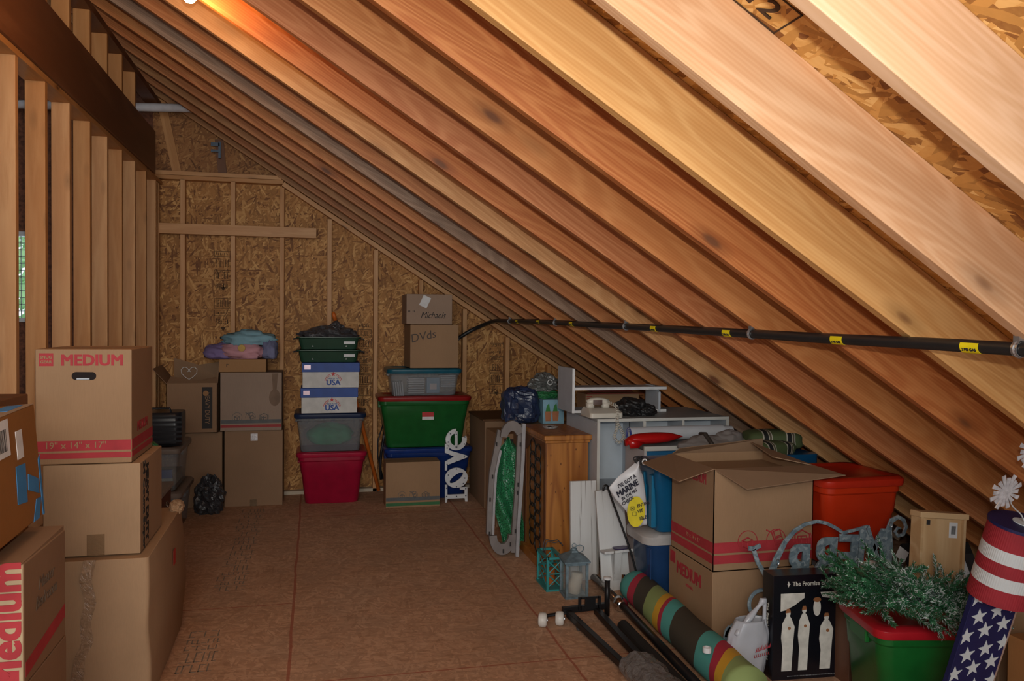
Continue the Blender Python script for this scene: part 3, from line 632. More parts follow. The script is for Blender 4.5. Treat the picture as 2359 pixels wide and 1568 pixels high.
# ---- centre stack
t = tote(.155, 7.18, 0, .53, .40, .44, plain('red_plastic', (.34, .006, .035), .28), plain('red_lid', (.40, .01, .045), .28), 'deep pink red storage bin at the foot of the centre stack', taper=.17)
t = tote(.14, 7.17, .442, .54, .40, .325, FR, plain('navy_lid', (.012, .025, .07), .35), 'frosted bin with navy lid holding something green', taper=.10)
m = MB(); blob(m, (.0, -.03, .12), (.19, .12, .10), 31, .15); m.build('contents', plain('green_contents', (.02, .38, .16), .6), t, smooth=True)
UB = plain('usa_blue', (.012, .06, .30), .5); UR = plain('usa_red', (.50, .02, .02), .5); UW = plain('usa_white', (.60, .60, .58), .6)
for (x0, x1, z0, lab) in ((-.095, .356, .769, 'lower white carton with blue lid and MADE IN THE USA emblem'), (-.087, .368, .980, 'upper white carton with blue lid and MADE IN THE USA emblem under the green trays')):
    t = thing('file_box', lab, 'box', ((x0+x1)/2, 7.12, z0), 0, 'white USA cartons'); w_, d_, h_ = x1-x0, .38, .208; t['d'] = d_
    MB().box(-w_/2, w_/2, -d_/2, d_/2, 0, h_-.01).build('body', UW, t, bevel=.003)
    MB().box(-w_/2-.007, w_/2+.007, -d_/2-.007, d_/2+.007, h_-.078, h_).build('lid', UB, t, bevel=.003)
    text(t, 'USA', .062, UB, F(t, .02, .042), bold=.0022); text(t, 'MADE IN THE', .014, UB, F(t, .02, .076), bold=.0005)
    sp = []
    for k in range(10): a = R(90+36*k); q = .022 if k % 2 == 0 else .009; sp.append((.02+q*math.cos(a), .112+q*math.sin(a)))
    m = MB(); m.prism(sp, -d_/2-.0012, -d_/2)
    Mf = frame(F(t, .02, .045), (1, 0, 0), (0, 0, 1))
    for r0 in (.058, .068): ring(m, r0, r0+.004, Mf, a0=10, a1=70); ring(m, r0, r0+.004, Mf, a0=110, a1=170)
    m.build('printed_emblem', UR, t)
    MB().box(-w_/2+.015, -w_/2+.065, -d_/2-.0085, -d_/2-.007, h_-.055, h_-.02).build('sticker', plain('foil_sticker', (.65, .45, .48), .15, .3), t)
for (z0, lab) in ((1.190, 'lower dark green stacking tray with a silver label'), (1.297, 'upper dark green stacking tray holding a grey bag')):
    t = thing('stacking_tray', lab, 'tray', (.125, 7.12, z0), 0, 'dark green stacking trays')
    DG = plain('dark_green', (.018, .060, .035), .35)
    m = MB(); m.loft([rr(.45, .32, .03, 0, 4), rr(.49, .36, .03, .09, 4), rr(.53, .39, .035, .094, 4), rr(.53, .39, .035, .102, 4), rr(.47, .34, .03, .102, 4), rr(.44, .31, .03, .012, 4)]).build('tray', DG, t, bevel=.002)
    for s in (-1, 1): MB().tube([(s*.25, -.16, .09), (s*.285, -.17, .085), (s*.285, -.10, .085), (s*.25, -.09, .09)], .006, 8).build('handle', BP, t)
    MB().box(.12, .21, -.187, -.183, .045, .068, ).build('label', plain('silver_label', (.5, .5, .5), .3), t)
    for x in (-.13, .14): MB().prism([(x-.006, .022), (x+.006, .022), (x, .036)], -.176, -.170).build('arrow_mark', plain('grey_mark', (.4, .4, .4), .4), t)
t = thing('plastic_bag', 'grey black crumpled bag lying in the top green tray', 'bag', (.125, 7.12, 1.345)); m = MB(); blob(m, (0, 0, .055), (.225, .14, .085), 41, .28); blob(m, (.06, 0, .09), (.08, .08, .085), 42, .3); m.build('bag', crinkle('grey_bag', (.06, .058, .065), .3, .5, 26, 1), t)
OR = plain('orange_handle', (.62, .14, .02), .4)
t = thing('orange_pole', 'orange handled pole leaning on the back wall behind the centre stack', 'pole', (.575, 7.38, .015)); P1 = Vector((-.408, .02, 1.60))
MB().tube([(0, 0, 0), P1*.93], .017, 14).build('shaft', OR, t, smooth=True); MB().tube([P1*.93, P1*.935, P1*.945, P1*.95], [.017, .019, .019, .017], 14).build('band', BK, t); MB().tube([P1*.95, P1*.985, P1], [.018, .018, .008], 14).build('grip', OR, t, smooth=True)
# ---- right of centre stack
t = tote(.975, 7.19, 0, .72, .36, .45, plain('blue_plastic', (.008, .030, .16), .3), plain('blue_lid', (.010, .035, .19), .3), 'dark blue storage bin behind the green striped carton', taper=.12)
t = tote(.94, 7.19, .452, .76, .38, .445, plain('green_plastic', (.012, .115, .025), .3), plain('dark_red_lid', (.28, .012, .012), .3), 'green storage bin with a dark red lid and red white label', taper=.14)
MB().box(-.03, .07, -.202, -.200, .265, .305).build('label_top', UR, t); MB().box(-.03, .07, -.202, -.200, .24, .265).build('label_bottom', WH, t)
t = tote(.935, 7.19, .899, .60, .36, .235, CL, plain('teal_lid', (.01, .10, .15), .3), 'clear bin with a teal lid holding disc cases', taper=.08, band=False)
rnd = random.Random(5)
case = plain('case_grey', (.30, .30, .32), .3)
for i in range(5): MB().box(-.26+.018*i, -.248+.018*i, -.14, .0, .015, .14).build('disc_case', case, t, rot=(0, R(-6), 0))
for i in range(7): MB().box(-.14, .0, -.15, -.02, .015+.02*i, .029+.02*i).build('disc_case', case, t)
for i in range(6): MB().box(.14, .27, -.15, -.02, .07+.018*i, .083+.018*i).build('disc_case', case, t)
MB().box(.02, .13, -.15, -.05, .02, .15).build('blue_pack', plain('pack_blue', (.10, .20, .32), .4), t); MB().box(.045, .105, -.152, -.15, .05, .10).build('pack_label', plain('pack_label', (.5, .4, .4), .4), t)
t = carton(.795, 1.215, 6.98, 7.34, 1.137, 1.51, K1, 'kraft carton with DVDs handwritten on it', rz=2, tape=False)
text(t, 'DVds', .10, plain('marker', (.09, .07, .06), .8), F(t, -.10, .27), (1, 0, .22), (-.22, 0, 1), 'handwriting', -.001, shear=.15)
t = carton(.77, 1.165, 7.0, 7.35, 1.513, 1.77, card('craft_card', (.36, .25, .18)), 'topmost kraft carton printed with Michaels script and a white label', tape=False)
text(t, 'Michaels', .078, BK, F(t, .03, .075), name='lettering', shear=.35, bold=-.0002, xs=.8); text(t, '" "', .06, BK, F(t, -.155, .09), name='quote_marks')
MB().box(0, .07, -.001, .0, 0, .095).build('paper_label', WH, t, loc=(-.09, -.176, .165), rot=(0, R(25), 0))
t = carton(.58, 1.03, 6.73, 6.95, .0, .375, K1, 'kraft carton with grey and green stripes and three round symbols', tape=False)
w_, d_, h_ = t['w'], t['d'], t['h']; stripe(t, .055, .085, GI, 'F'); stripe(t, .015, .04, plain('print_green', (.04, .16, .06), .7), 'F'); icons(t, (-.09, .005, .105), .10, .034, GI)
t = thing('black_strap', 'black strap hanging left of the green bin', 'strap', (.58, 7.2, .15)); MB().tube([(0, 0, 0), (-.01, 0, .12), (-.0, .0, .24), (.02, 0, .36), (.03, 0, .44)], .012, 8).build('strap', BP, t, smooth=True); MB().tube([(.02, 0, 0), (-.03, 0, .2), (-.03, 0, .34), (.02, 0, .5)], .006, 8).build('cord', BP, t, smooth=True)
# love sign
t = thing('love_sign', 'white metal love sign standing on end against the blue bin', 'sign', (1.19, 6.86, 0), rot=(R(-4), 0, 0))
LW = plain('sign_white', (.72, .73, .75), .3, .2)
def arc(cx, cz, r, a0, a1, n=18): return [(cx+r*math.cos(R(a0+(a1-a0)*i/n)), cz+r*math.sin(R(a0+(a1-a0)*i/n))) for i in range(n+1)]
def slab(name, polys, rings_, holes):
    m = MB()
    for p in polys: m.prism(p, -.012, .012)
    if name == 'letter_o':
        L = []
        for i in range(37):
            a = 2*math.pi*i/36; ox, oz = .098*math.cos(a), .205+.086*math.sin(a); b = a-R(35); ex, ez = .068*math.cos(b), .024*math.sin(b); ix, iz = ex*math.cos(R(35))-ez*math.sin(R(35)), .205+ex*math.sin(R(35))+ez*math.cos(R(35))
            L.append([(ox, -.012, oz), (ix, -.012, iz), (ix, .012, iz), (ox, .012, oz)])
        m.loft(L, False, False)
    for (cx, cz, r0, r1, a0, a1) in rings_:
        m.loft([[(x0, -.012, z0_), (x1, -.012, z1_), (x1, .012, z1_), (x0, .012, z0_)] for (x0, z0_), (x1, z1_) in zip(arc(cx, cz, r0, a0, a1, 26), arc(cx, cz, r1, a0, a1, 26))], abs(a1-a0) < 359, abs(a1-a0) < 359)
    o = m.build(name, LW, t, bevel=.001)
    for x, z in holes: MB().prism(circ(.006, x, z, 10), -.0135, -.010).build('bulb_hole', plain('hole_grey', (.06, .07, .1), .5), o)
    return o
slab('letter_l', [[(-.098, 0), (-.082, 0), (-.078, .03), (.07, .03), (.075, 0), (.095, 0), (.095, .125), (.03, .125), (.03, .105), (.07, .10), (.07, .065), (-.078, .065), (-.078, .15), (-.098, .15)]], [], [(-.085, .05), (0, .048), (.08, .05), (.08, .11), (-.085, .12)])
slab('letter_o', [[(-.05, .145), (-.02, .135), (.06, .205), (.045, .25), (.02, .245), (-.055, .18)]][0:0], [], [(-.07, .23), (0, .28), (.072, .20), (0, .13), (.06, .155)])

slab('letter_v', [[(-.098, .27), (-.08, .27), (-.078, .315), (.095, .375), (.095, .39), (-.06, .44), (-.06, .48), (-.098, .50), (-.098, .42), (-.02, .385), (-.098, .345)]], [], [(-.08, .32), (.0, .345), (.07, .38), (-.08, .46)])
slab('letter_e', [[(-.012, .455), (.012, .455), (.012, .60), (-.012, .60)], [(-.075, .49), (-.055, .47), (.012, .60), (-.02, .605)]][0:1], [(.0, .53, .052, .092, 90, 380)], [(-.05, .58), (-.07, .51), (0, .465), (.07, .49), (.075, .55), (-.0, .575)])
# ---- big carton right of love sign
t = thing('cardboard_box', 'large dim open kraft carton standing behind the green mesh net', 'box', (1.46, 6.78, 0))
b = MB().box(-.09, .19, -.22, .44, 0, .72).build('body', K2, t, bevel=.004); MB().box(-.10, .20, -.20, .45, .72, .735).build('flap', card('dark_flap', (.13, .065, .03)), t)
b2 = thing('cardboard_box', 'tall narrow kraft carton with black printed side behind the grey net frame', 'box', (1.42, 6.02, 0)); MB().box(-.09, .14, -.08, .30, 0, .70).build('body', K1, b2, bevel=.004)
MB().box(-.03, .06, -.0812, -.08, .28, .66).build('printed_strip', BK, b2); text(b2, 'HEAVY DUTY', .055, K2, (.015, -.0818, .48), (0, 0, -1), (1, 0, 0), xs=.8); text(b2, 'HD', .05, BK, (.03, -.0815, .22)); 
# ---- grey frame with net
FRM = plain('frame_grey', (.20, .175, .165), .55); EDG = plain('frame_edge', (.34, .33, .34), .5)
t = thing('wooden_rack', 'long grey board frame standing on end with dark bolts', 'rack', (1.185, 5.20, 0)); t.scale = (.72, .8, 1.05)
def bars(pts, wd, th, mat, nm, M=None):
    L = []
    for i, p in enumerate(pts):
        p = Vector(p); a = Vector(pts[max(0, i-1)]); b_ = Vector(pts[min(len(pts)-1, i+1)]); d = (b_-a).normalized(); s_ = Vector((d.z, 0, -d.x))
        if s_.length < .3: s_ = Vector((1, 0, 0))
        s_.normalize(); f = Vector((0, 1, 0))
        L.append([p-s_*wd/2-f*th/2, p+s_*wd/2-f*th/2, p+s_*wd/2+f*th/2, p-s_*wd/2+f*th/2])
    return MB().loft(L).build(nm, mat, t, bevel=.002)
def XZ(px, z, y=0): return (px, y, z)
lft = [(-.085, .02, .14), (-.075, .03, .34), (-.055, .05, .52), (-.005, .08, .66), (.03, .09, .78)]
bars(lft, .055, .04, FRM, 'side_board'); bars([(x+.028, y-.02, z) for x, y, z in lft[:4]], .022, .05, EDG, 'edge_strip')
bars([(.14, .0, .02), (.15, .01, .17), (.175, .02, .40), (.19, .03, .60), (.205, .04, .82)], .05, .04, FRM, 'side_board')
bars([(.165, -.03, -.0), (.172, -.03, .17), (.195, -.02, .40), (.215, -.01, .60), (.225, .0, .83)], .032, .04, EDG, 'edge_strip')
m = MB(); 
for c_x, c_z, a0, a1, r0, r1, nm in ((.035, .135, 180, 360, .055, .125, 'bottom_arc'), (.115, .74, 20, 175, .045, .11, 'top_arc')):
    q = MB(); q.loft([[(x0, -.02, z0_), (x1, -.02, z1_), (x1, .02, z1_), (x0, .02, z0_)] for (x0, z0_), (x1, z1_) in zip(arc(c_x, c_z, r0, a0, a1, 16), arc(c_x, c_z, r1, a0, a1, 16))]); q.build(nm, FRM, t, bevel=.002)
m = MB()
for x, y, z in ((-.09, 0, .15), (-.085, .01, .36), (-.06, .03, .5), (-.02, .05, .7), (.05, .06, .8), (.035, -.02, .04), (.10, -.02, .08), (.145, -.02, .16), (.165, -.01, .40), (.17, -.01, .45), (.19, .0, .7)): m.box(x-.006, x+.006, y-.026, y-.02, z-.012, z+.012)
m.build('bolt', BK, t)
t = thing('green_net', 'green tinsel mesh hanging inside the grey frame', 'net', (1.275, 5.30, 0)); t.scale = (.62, .7, 1); m = MB()
def netf(u, v): z = .03+.74*v; c = .02-.08*math.sin(v*2.6)+.02*math.sin(v*9); wd = (.15+.05*math.sin(v*3))*(1 if v < .88 else max(.15, (1-v)/.12)); x = c+(u-.5)*wd*1.5+.04*(1-v); return (x, .03*math.sin(u*9+v*5)+.015*noise.noise(Vector((u*6, v*12, 0))), z)
m.grid(netf, 30, 80)
nm_ = N('net_green', .3, 0, .7); vo = nm_.n('TexVoronoi', feature='DISTANCE_TO_EDGE'); nm_.l(nm_.co((70, 70, 70)), vo.inputs['Vector']); vo.inputs['Scale'].default_value = 1
nm_.col(nm_.ramp(vo.outputs['Distance'], [(.0, (.05, .34, .14)), (.10, (.012, .13, .05)), (.4, (.005, .05, .02))])); nm_.bump(vo.outputs['Distance'], .8, .004)
m.build('net', nm_.m, t, smooth=True, solid=.004)
# ---- gas pipe
t = thing('gas_pipe', 'long black gas pipe strapped across the undersides of the rafters', 'pipe')
pp = [(1.262, 7.36, 1.372), (1.37, 7.36, 1.44), (1.47, 7.30, 1.495), (1.55, 7.05, 1.545), (1.585, 6.6, 1.545), (1.60, 6.0, 1.545), (1.61, 5.3, 1.537), (1.622, 4.7, 1.527), (1.632, 4.1, 1.52), (1.65, 3.36, 1.508), (1.665, 2.87, 1.50), (1.677, 2.43, 1.492), (1.684, 1.96, 1.487), (1.69, 1.67, 1.482), (1.70, 1.2, 1.478)]
def cr(P, n=5):
    P = [Vector(p) for p in P]; out = []
    for i in range(len(P)-1):
        a, b_, c, d = P[max(0, i-1)], P[i], P[i+1], P[min(len(P)-1, i+2)]
        for k in range(n):
            u = k/n; out.append(.5*((2*b_)+(c-a)*u+(2*a-5*b_+4*c-d)*u*u+(3*b_-a-3*c+d)*u**3))
    return out+[P[-1]]
PP = cr(pp); PR = .0175; MB().tube(PP, PR, 16).build('pipe_body', plain('pipe_black', (.018, .018, .019), .4), t, smooth=True)
def at_y(y):
    for a, b_ in zip(PP[6:], PP[7:]):
        if (a.y-y)*(b_.y-y) <= 0 and a.y != b_.y: return a.lerp(b_, (y-a.y)/(b_.y-a.y))
ZN = plain('zinc', (.42, .43, .45), .3, .8); YL = plain('label_yellow', (.80, .66, .01), .5)
for y in (6.6, 5.36, 4.12, 2.88, 1.66):
    c = at_y(y); m = MB(); m.tube([(c.x+PR*1.15*math.cos(R(a)), y, c.z+PR*1.15*math.sin(R(a))) for a in range(60, 301, 24)], .0035, 6)
    m.box(c.x-.012, c.x+.004, y-.009, y+.009, c.z+.012, c.z+.05); m.loft([[(c.x+PR*1.2*math.cos(R(a)), y-.009, c.z+PR*1.2*math.sin(R(a))), (c.x+PR*1.2*math.cos(R(a)), y+.009, c.z+PR*1.2*math.sin(R(a))), (c.x+PR*1.1*math.cos(R(a)), y+.009, c.z+PR*1.1*math.sin(R(a))), (c.x+PR*1.1*math.cos(R(a)), y-.009, c.z+PR*1.1*math.sin(R(a)))] for a in range(70, 300, 20)])
    m.build('pipe_strap', ZN, t)
m = MB(); m.tube([(1.262, 7.345, 1.40), (1.285, 7.335, 1.375), (1.262, 7.33, 1.35)], .006, 6); m.build('pipe_strap', ZN, t)
for y in (6.35, 5.75, 5.0, 3.75, 3.05, 2.35, 1.80):
    c = at_y(y); hw = .03; m = MB(); dx = (at_y(y+.03)-at_y(y-.03)); 
    L = []
    for s in (-1, 1):
        q = c+dx.normalized()*hw*s; L.append([(q.x+PR*1.06*math.cos(R(a)), q.y, q.z+PR*1.06*math.sin(R(a))) for a in range(150, 261, 11)])
    m.loft(L, False, False, closed=False); lb = m.build('yellow_label', YL, t, solid=.0006)
    zc = Vector((math.cos(R(207)), 0, math.sin(R(207)))); xd = -dx.normalized(); yd = zc.cross(xd)
    text(lb, '2 PSI GAS', .0115, BK, c+zc*(PR*1.06+.0012), xd, yd, bold=.0002)
# ------------------------------------------------------------------ pine wine cabinet
PNa = wood('cabinet_pine', (.52, .25, .07), (.38, .145, .035), rings=9, s=(9, .35, .1), stretch=1.0, fine=40)
PN = N('cabinet_pine_up', .4, 0, .5); v = PN.co((16, 16, .9)); f = PN.noise(v, 2.2, 4, .6); big = PN.noise(PN.co((5, 5, .55)), 1, 2)
rg = PN.math('MULTIPLY_ADD', PN.math('SINE', PN.math('MULTIPLY', big, 60.0)), .5, .5)
c_ = PN.ramp(PN.math('ADD', PN.math('MULTIPLY', f, .6), PN.math('MULTIPLY', rg, .4)), [(.2, (.25, .080, .014)), (.75, (.44, .175, .036))])
vo = PN.n('TexVoronoi'); PN.l(PN.co((6, 6, 3.2)), vo.inputs['Vector']); c_ = PN.mix(PN.ramp(vo.outputs['Distance'], [(.05, (1, 1, 1)), (.16, (0, 0, 0))]), c_, (.10, .025, .008)); PN.col(c_); PN = PN.m
t = thing('wine_cabinet', 'knotty pine wine cabinet with a black wire ring side', 'cabinet', (1.53, 5.07, 0))
m = MB(); m.box(-.135, .135, -.255, .255, .06, .80); m.build('body', PN, t, bevel=.004)
MB().box(-.158, .152, -.285, .285, .812, .845).build('top', PN, t, bevel=.008); MB().box(-.147, .143, -.27, .27, .795, .812).build('cornice', PN, t, bevel=.005); MB().box(-.165, .15, -.285, .285, 0, .06).build('base', PN, t, bevel=.008)
MB().box(-.142, -.135, -.255, -.215, .06, .80).box(-.142, -.135, .215, .255, .06, .80).prism([(-.215, .80), (.215, .80), (.215, .69), (.15, .72), (.07, .76), (-.03, .765), (-.10, .73), (-.16, .74), (-.215, .69)], -.142, -.135, 'YZ').build('side_frame', plain('dark_pine', (.16, .055, .015), .5), t)
m = MB()
for i in range(8):
    for y in (-.115, .015):
        z = .135+.083*i+(.02 if y > 0 else 0); m.tube([(-.150, y+.062*math.cos(a), z+.052*math.sin(a)) for a in [2*math.pi*k/20 for k in range(20)]], .0042, 6, closed=True)
m.build('wire_ring_rack', plain('black_iron', (.014, .012, .010), .4), t, smooth=True)
t = thing('glass_dish', 'small clear glass dish of dark bits on top of the pine cabinet', 'dish', (1.50, 5.1, .847))
MB().lathe([(.035, 0), (.042, .004), (.05, .014), (.047, .014), (.038, .006), (.001, .004)], 24).build('dish', clear('dish_glass', (.55, .55, .55), .4, .05), t, smooth=True)
m = MB(); rnd = random.Random(4)
for i in range(14): a = rnd.random()*6.3; r_ = rnd.random()*.028; m.box(r_*math.cos(a)-.005, r_*math.cos(a)+.005, r_*math.sin(a)-.004, r_*math.sin(a)+.004, .006, .013)
tag(m.build('dark_bits', BK, t), kind='stuff')
# ------------------------------------------------------------------ blue bag heap behind the cabinet
t = carton(1.46, 1.84, 5.66, 5.98, 0, .80, K2, 'dim carton under the blue plastic bag', tape=False)
t = thing('blue_bag', 'dark blue plastic bag bundle behind the pine cabinet', 'bag', (1.475, 5.80, .803)); m = MB(); blob(m, (0, 0, .115), (.135, .13, .14), 51, .16, pw=.6); m.build('bag', crinkle('blue_bag_mat', (.018, .03, .075), .3, .6, 14, .7), t)
t = thing('plant_box', 'box printed with two terracotta plant pots beside the blue bag', 'box', (1.69, 5.74, .803)); MB().box(-.075, .085, -.06, .06, 0, .175).build('body', plain('pale_blue', (.22, .40, .50), .5), t, bevel=.002)
TC = plain('terracotta', (.42, .16, .07), .6); GN = plain('leaf_green', (.04, .22, .05), .6)
for x in (-.035, .02):
    MB().prism([(x-.025, .09), (x+.025, .09), (x+.02, .02), (x-.02, .02)], -.0615, -.06).build('printed_pot', TC, t); MB().prism([(x-.02, .09), (x+.015, .09), (x+.005, .15), (x-.012, .13)], -.0615, -.06).build('printed_leaf', GN, t)
t = thing('clear_bag', 'crumpled clear bag with a white ring over green tinsel', 'bag', (1.66, 5.84, .985)); m = MB(); blob(m, (0, 0, .095), (.11, .10, .08), 52, .3); m.build('bag', crinkle('clear_bag_mat', (.12, .125, .12), .15, .8, 22, .9), t)
m = MB(); blob(m, (0, 0, .02), (.12, .11, .035), 53, .25); m.build('tinsel', MC['green_tinsel'], t); ringm = MB(); ringm.tube([(.02+.018*math.cos(a), -.112, .115+.018*math.sin(a)) for a in [2*math.pi*k/18 for k in range(18)]], .003, 6, closed=True); ringm.build('white_ring', WH, t, smooth=True)
# ------------------------------------------------------------------ white desk with hutch
DW = plain('desk_white', (.44, .47, .51), .45, var=.05); DE = plain('desk_edge', (.55, .54, .50), .5, var=.04)
t = thing('white_desk', 'white laminate desk with open compartments', 'desk', (1.68, 4.70, 0)); X1 = .88; Dp = .62
m = MB(); m.box(0, .016, .0, Dp, 0, .935); m.build('left_side', DW, t, bevel=.001)
MB().box(0, X1, 0, Dp, .936, .95).build('desktop', plain('desk_top', (.33, .34, .345), .45, var=.06), t, bevel=.001)
MB().box(X1-.016, X1, .0, Dp-.25, .78, .936).build('right_side', DW, t, bevel=.001)
MB().box(.0, .018, -.003, .0, 0, .935).box(0, X1, -.003, 0, .934, .952).box(X1-.018, X1, -.003, 0, .78, .935).box(.30, .318, -.003, 0, .52, .935).box(.018, .30, -.003, 0, .50, .518).box(.56, .575, -.003, 0, .78, .935).build('edge_banding', DE, t)
m = MB(); m.box(.016, .30, .0, Dp*.55, .50, .518); m.build('shelf', DW, t); MB().box(.016, .30, .0, Dp*.55, .20, .216).build('shelf', DW, t)
MB().box(.30, .316, 0, Dp*.6, .0, .936).build('divider', DW, t); MB().box(.56, .574, 0, Dp*.45, .78, .936).build('divider', DW, t)
MB().box(.016, X1-.016, Dp*.55, Dp*.57, .0, .50).box(.016, .3, Dp*.55, Dp*.57, .50, .936).box(.3, X1-.016, Dp*.35, Dp*.37, .78, .936).build('back_panel', plain('desk_back', (.56, .62, .68), .45, var=.03), t)
m = MB()
for z in (.92, .55): m.box(-.001, 0, .03, .035, z-.006, z); m.box(-.001, 0, .24, .25, z-.01, z-.002)
m.build('screw_cap', DE, t)
t = thing('desk_hutch', 'white shelf hutch standing on the white desk', 'shelf', (1.625, 5.03, .952))
MB().box(0, .016, 0, .32, .0, .29).build('left_panel', DW, t, bevel=.001); MB().box(0, .017, -.002, 0, 0, .285).build('edge_banding', plain('white_edge', (.68, .68, .68), .4), t)
MB().box(.016, .66, .01, .24, .0, .014).build('bottom_shelf', DW, t); MB().box(.016, .66, .01, .22, .150, .164).build('upper_shelf', DW, t); MB().box(.016, .66, .006, .01, .148, .166).box(.016, .66, .006, .01, 0, .016).build('shelf_edge', MC['white_edge'], t)
MB().prism([(0, 0), (.22, 0), (.22, .17), (.10, .17), (0, .13)], .60, .616, 'YZ').build('right_panel', DW, t, bevel=.001)
t = thing('cardboard_box', 'open carton with red print glimpsed through the white hutch', 'box', (2.03, 5.52, .66)); MB().box(-.18, .22, -.10, .10, 0, .38).build('body', K1, t, bevel=.003); MB().box(-.18, .24, -.13, -.10, .38, .386).box(-.1, .2, -.02, .1, .385, .42).build('flap', plain('red_flap', (.20, .03, .02), .7), t); text(t, 'HI', .06, RD, (-.15, -.1015, .34), (0, 0, 1), (-1, 0, 0))
t = carton(1.84, 2.25, 5.4, 5.68, 0, .655, K2, 'hidden carton carrying the red printed one behind the desk', tape=False)
# phone
t = thing('telephone', 'cream desk telephone with its handset and coiled cord hanging over the desk edge', 'telephone', (1.755, 4.83, .952))
CR = plain('cream_plastic', (.60, .56, .48), .3, var=.04)
MB().loft([rr(.215, .20, .02, 0, 4), rr(.215, .20, .02, .03, 4), rr(.19, .14, .02, .055, 4, cy=.03)]).build('base', CR, t, bevel=.003)
m = MB(); m.tube([(-.085, .03, .082), (-.06, .025, .094), (-.02, .02, .098), (.02, .02, .094), (.045, .02, .085)], [.020, .021, .020, .021, .022], 12); m.loft([rr(.05, .055, .02, z, 4, cx=-.07, cy=.02) for z in (.052, .085)]); m.loft([rr(.05, .055, .02, z, 4, cx=.03, cy=.02) for z in (.052, .085)]); m.build('handset', CR, t, smooth=True)
MB().box(-.06, .0, -.012, -.006, .075, .105).build('chrome_panel', plain('chrome', (.6, .6, .6), .12, 1), t)
path = cr([(.045, .0, .085), (.075, -.06, .07), (.065, -.105, .02), (.05, -.145, -.02), (.075, -.148, -.07), (.09, -.15, -.11), (.06, -.15, -.145), (.03, -.15, -.11), (.043, -.148, -.07), (.047, -.146, -.03)], 24); pts = []
for i, p in enumerate(path):
    d = (path[min(i+1, len(path)-1)]-path[max(i-1, 0)]).normalized(); a = d.orthogonal().normalized(); b_ = d.cross(a); ph = i*1.15
    pts.append(p+(a*math.cos(ph)+b_*math.sin(ph))*.010)
MB().tube(pts, .0024, 6).build('coiled_cord', CR, t, smooth=True)
t = thing('black_bag', 'black bag heap lying beside the cream telephone', 'bag', (1.99, 4.88, .952)); m = MB(); blob(m, (-.02, 0, .045), (.105, .09, .065), 61, .22); blob(m, (.07, -.02, .03), (.07, .07, .045), 62, .2); blob(m, (.03, -.05, .075), (.028, .03, .03), 63, .05); m.build('bag', crinkle('black_cloth', (.014, .013, .014), .45, .5, 20, .8), t)
# second white desk
t = thing('white_table', 'low white drawing table in front of the desk', 'table', (1.845, 4.36, 0))
MB().box(0, .82, 0, .29, .812, .828).build('table_top', plain('dark_top', (.10, .095, .09), .4), t); MB().box(-.004, .824, -.012, 0, .806, .832).box(-.004, .824, .29, .302, .806, .836).box(.82, .834, -.01, .30, .806, .834).build('rim', DE, t)
MB().box(.0, .016, 0, .29, 0, .806).build('side_panel', plain('pinkish_white', (.50, .47, .48), .5, var=.03), t); MB().box(.016, .80, .02, .03, .77, .802).build('front_rail', plain('rail_blue', (.02, .12, .26), .4), t)
t = thing('paper_roll', 'long white paper roll with a blue rim on the low table', 'roll', (1.84, 4.58, .872))
m = MB(); m.tube([(0, 0, 0), (.62, .02, .002)], .042, 28); m.build('outer_sheet', plain('roll_white', (.56, .58, .62), .5, var=.03), t, smooth=False)
MB().tube([(.60, .02, 0), (.685, .022, -.003)], .037, 28).build('inner_sheet', MC['roll_white'], t)
m = MB()
for k in (.040, .030, .020): m.tube([(-.002, k*math.cos(a), k*math.sin(a)) for a in [2*math.pi*i/24 for i in range(24)]], .0018, 5, closed=True)
m.build('blue_rim', plain('rim_blue', (.02, .04, .25), .5), t)
t = thing('red_pouch', 'shiny red cloth pouch lying in front of the white roll', 'pouch', (1.745, 4.40, .835)); m = MB()
L = []
for i in range(17):
    u = i/16; x = u*.36; r_ = .033*(math.sin(math.pi*min(1, .12+u*.88))**.55)*(1 if u < .8 else 1-(u-.8)*2.6); L.append([(x, .045*(r_/.033)*math.cos(a), .034+.01*u+r_*math.sin(a)+(.0 if u > .1 else -.02*(1-u*10))) for a in [2*math.pi*k/20 for k in range(20)]])
m.loft(L); m.loft([[(0, -.03, .045), (.10, -.045, .02), (.06, -.05, -.01), (.015, -.045, -.012)], [(0, -.024, .045), (.10, -.035, .02), (.06, -.04, -.01), (.015, -.038, -.012)]]); m.build('pouch', plain('satin_red', (.42, .008, .008), .25, spec=.6), t, smooth=True)
t = thing('grey_cloth', 'wrinkled grey cloth with a dark strap draped behind the open carton', 'cloth', (2.22, 4.25, .82)); m = MB(); blob(m, (.0, .0, .02), (.20, .08, .062), 71, .25, 1.6); blob(m, (.10, .0, .06), (.085, .06, .05), 72, .2); m.build('fabric', plain('grey_fabric', (.20, .175, .165), .8, bump=.5, scale=9), t, smooth=True)
MB().tube([(-.03, -.086, .0), (-.05, -.075, .05), (-.06, -.02, .093), (-.06, .04, .085)], .013, 8).build('strap', plain('dark_strap', (.04, .03, .025), .7), t)
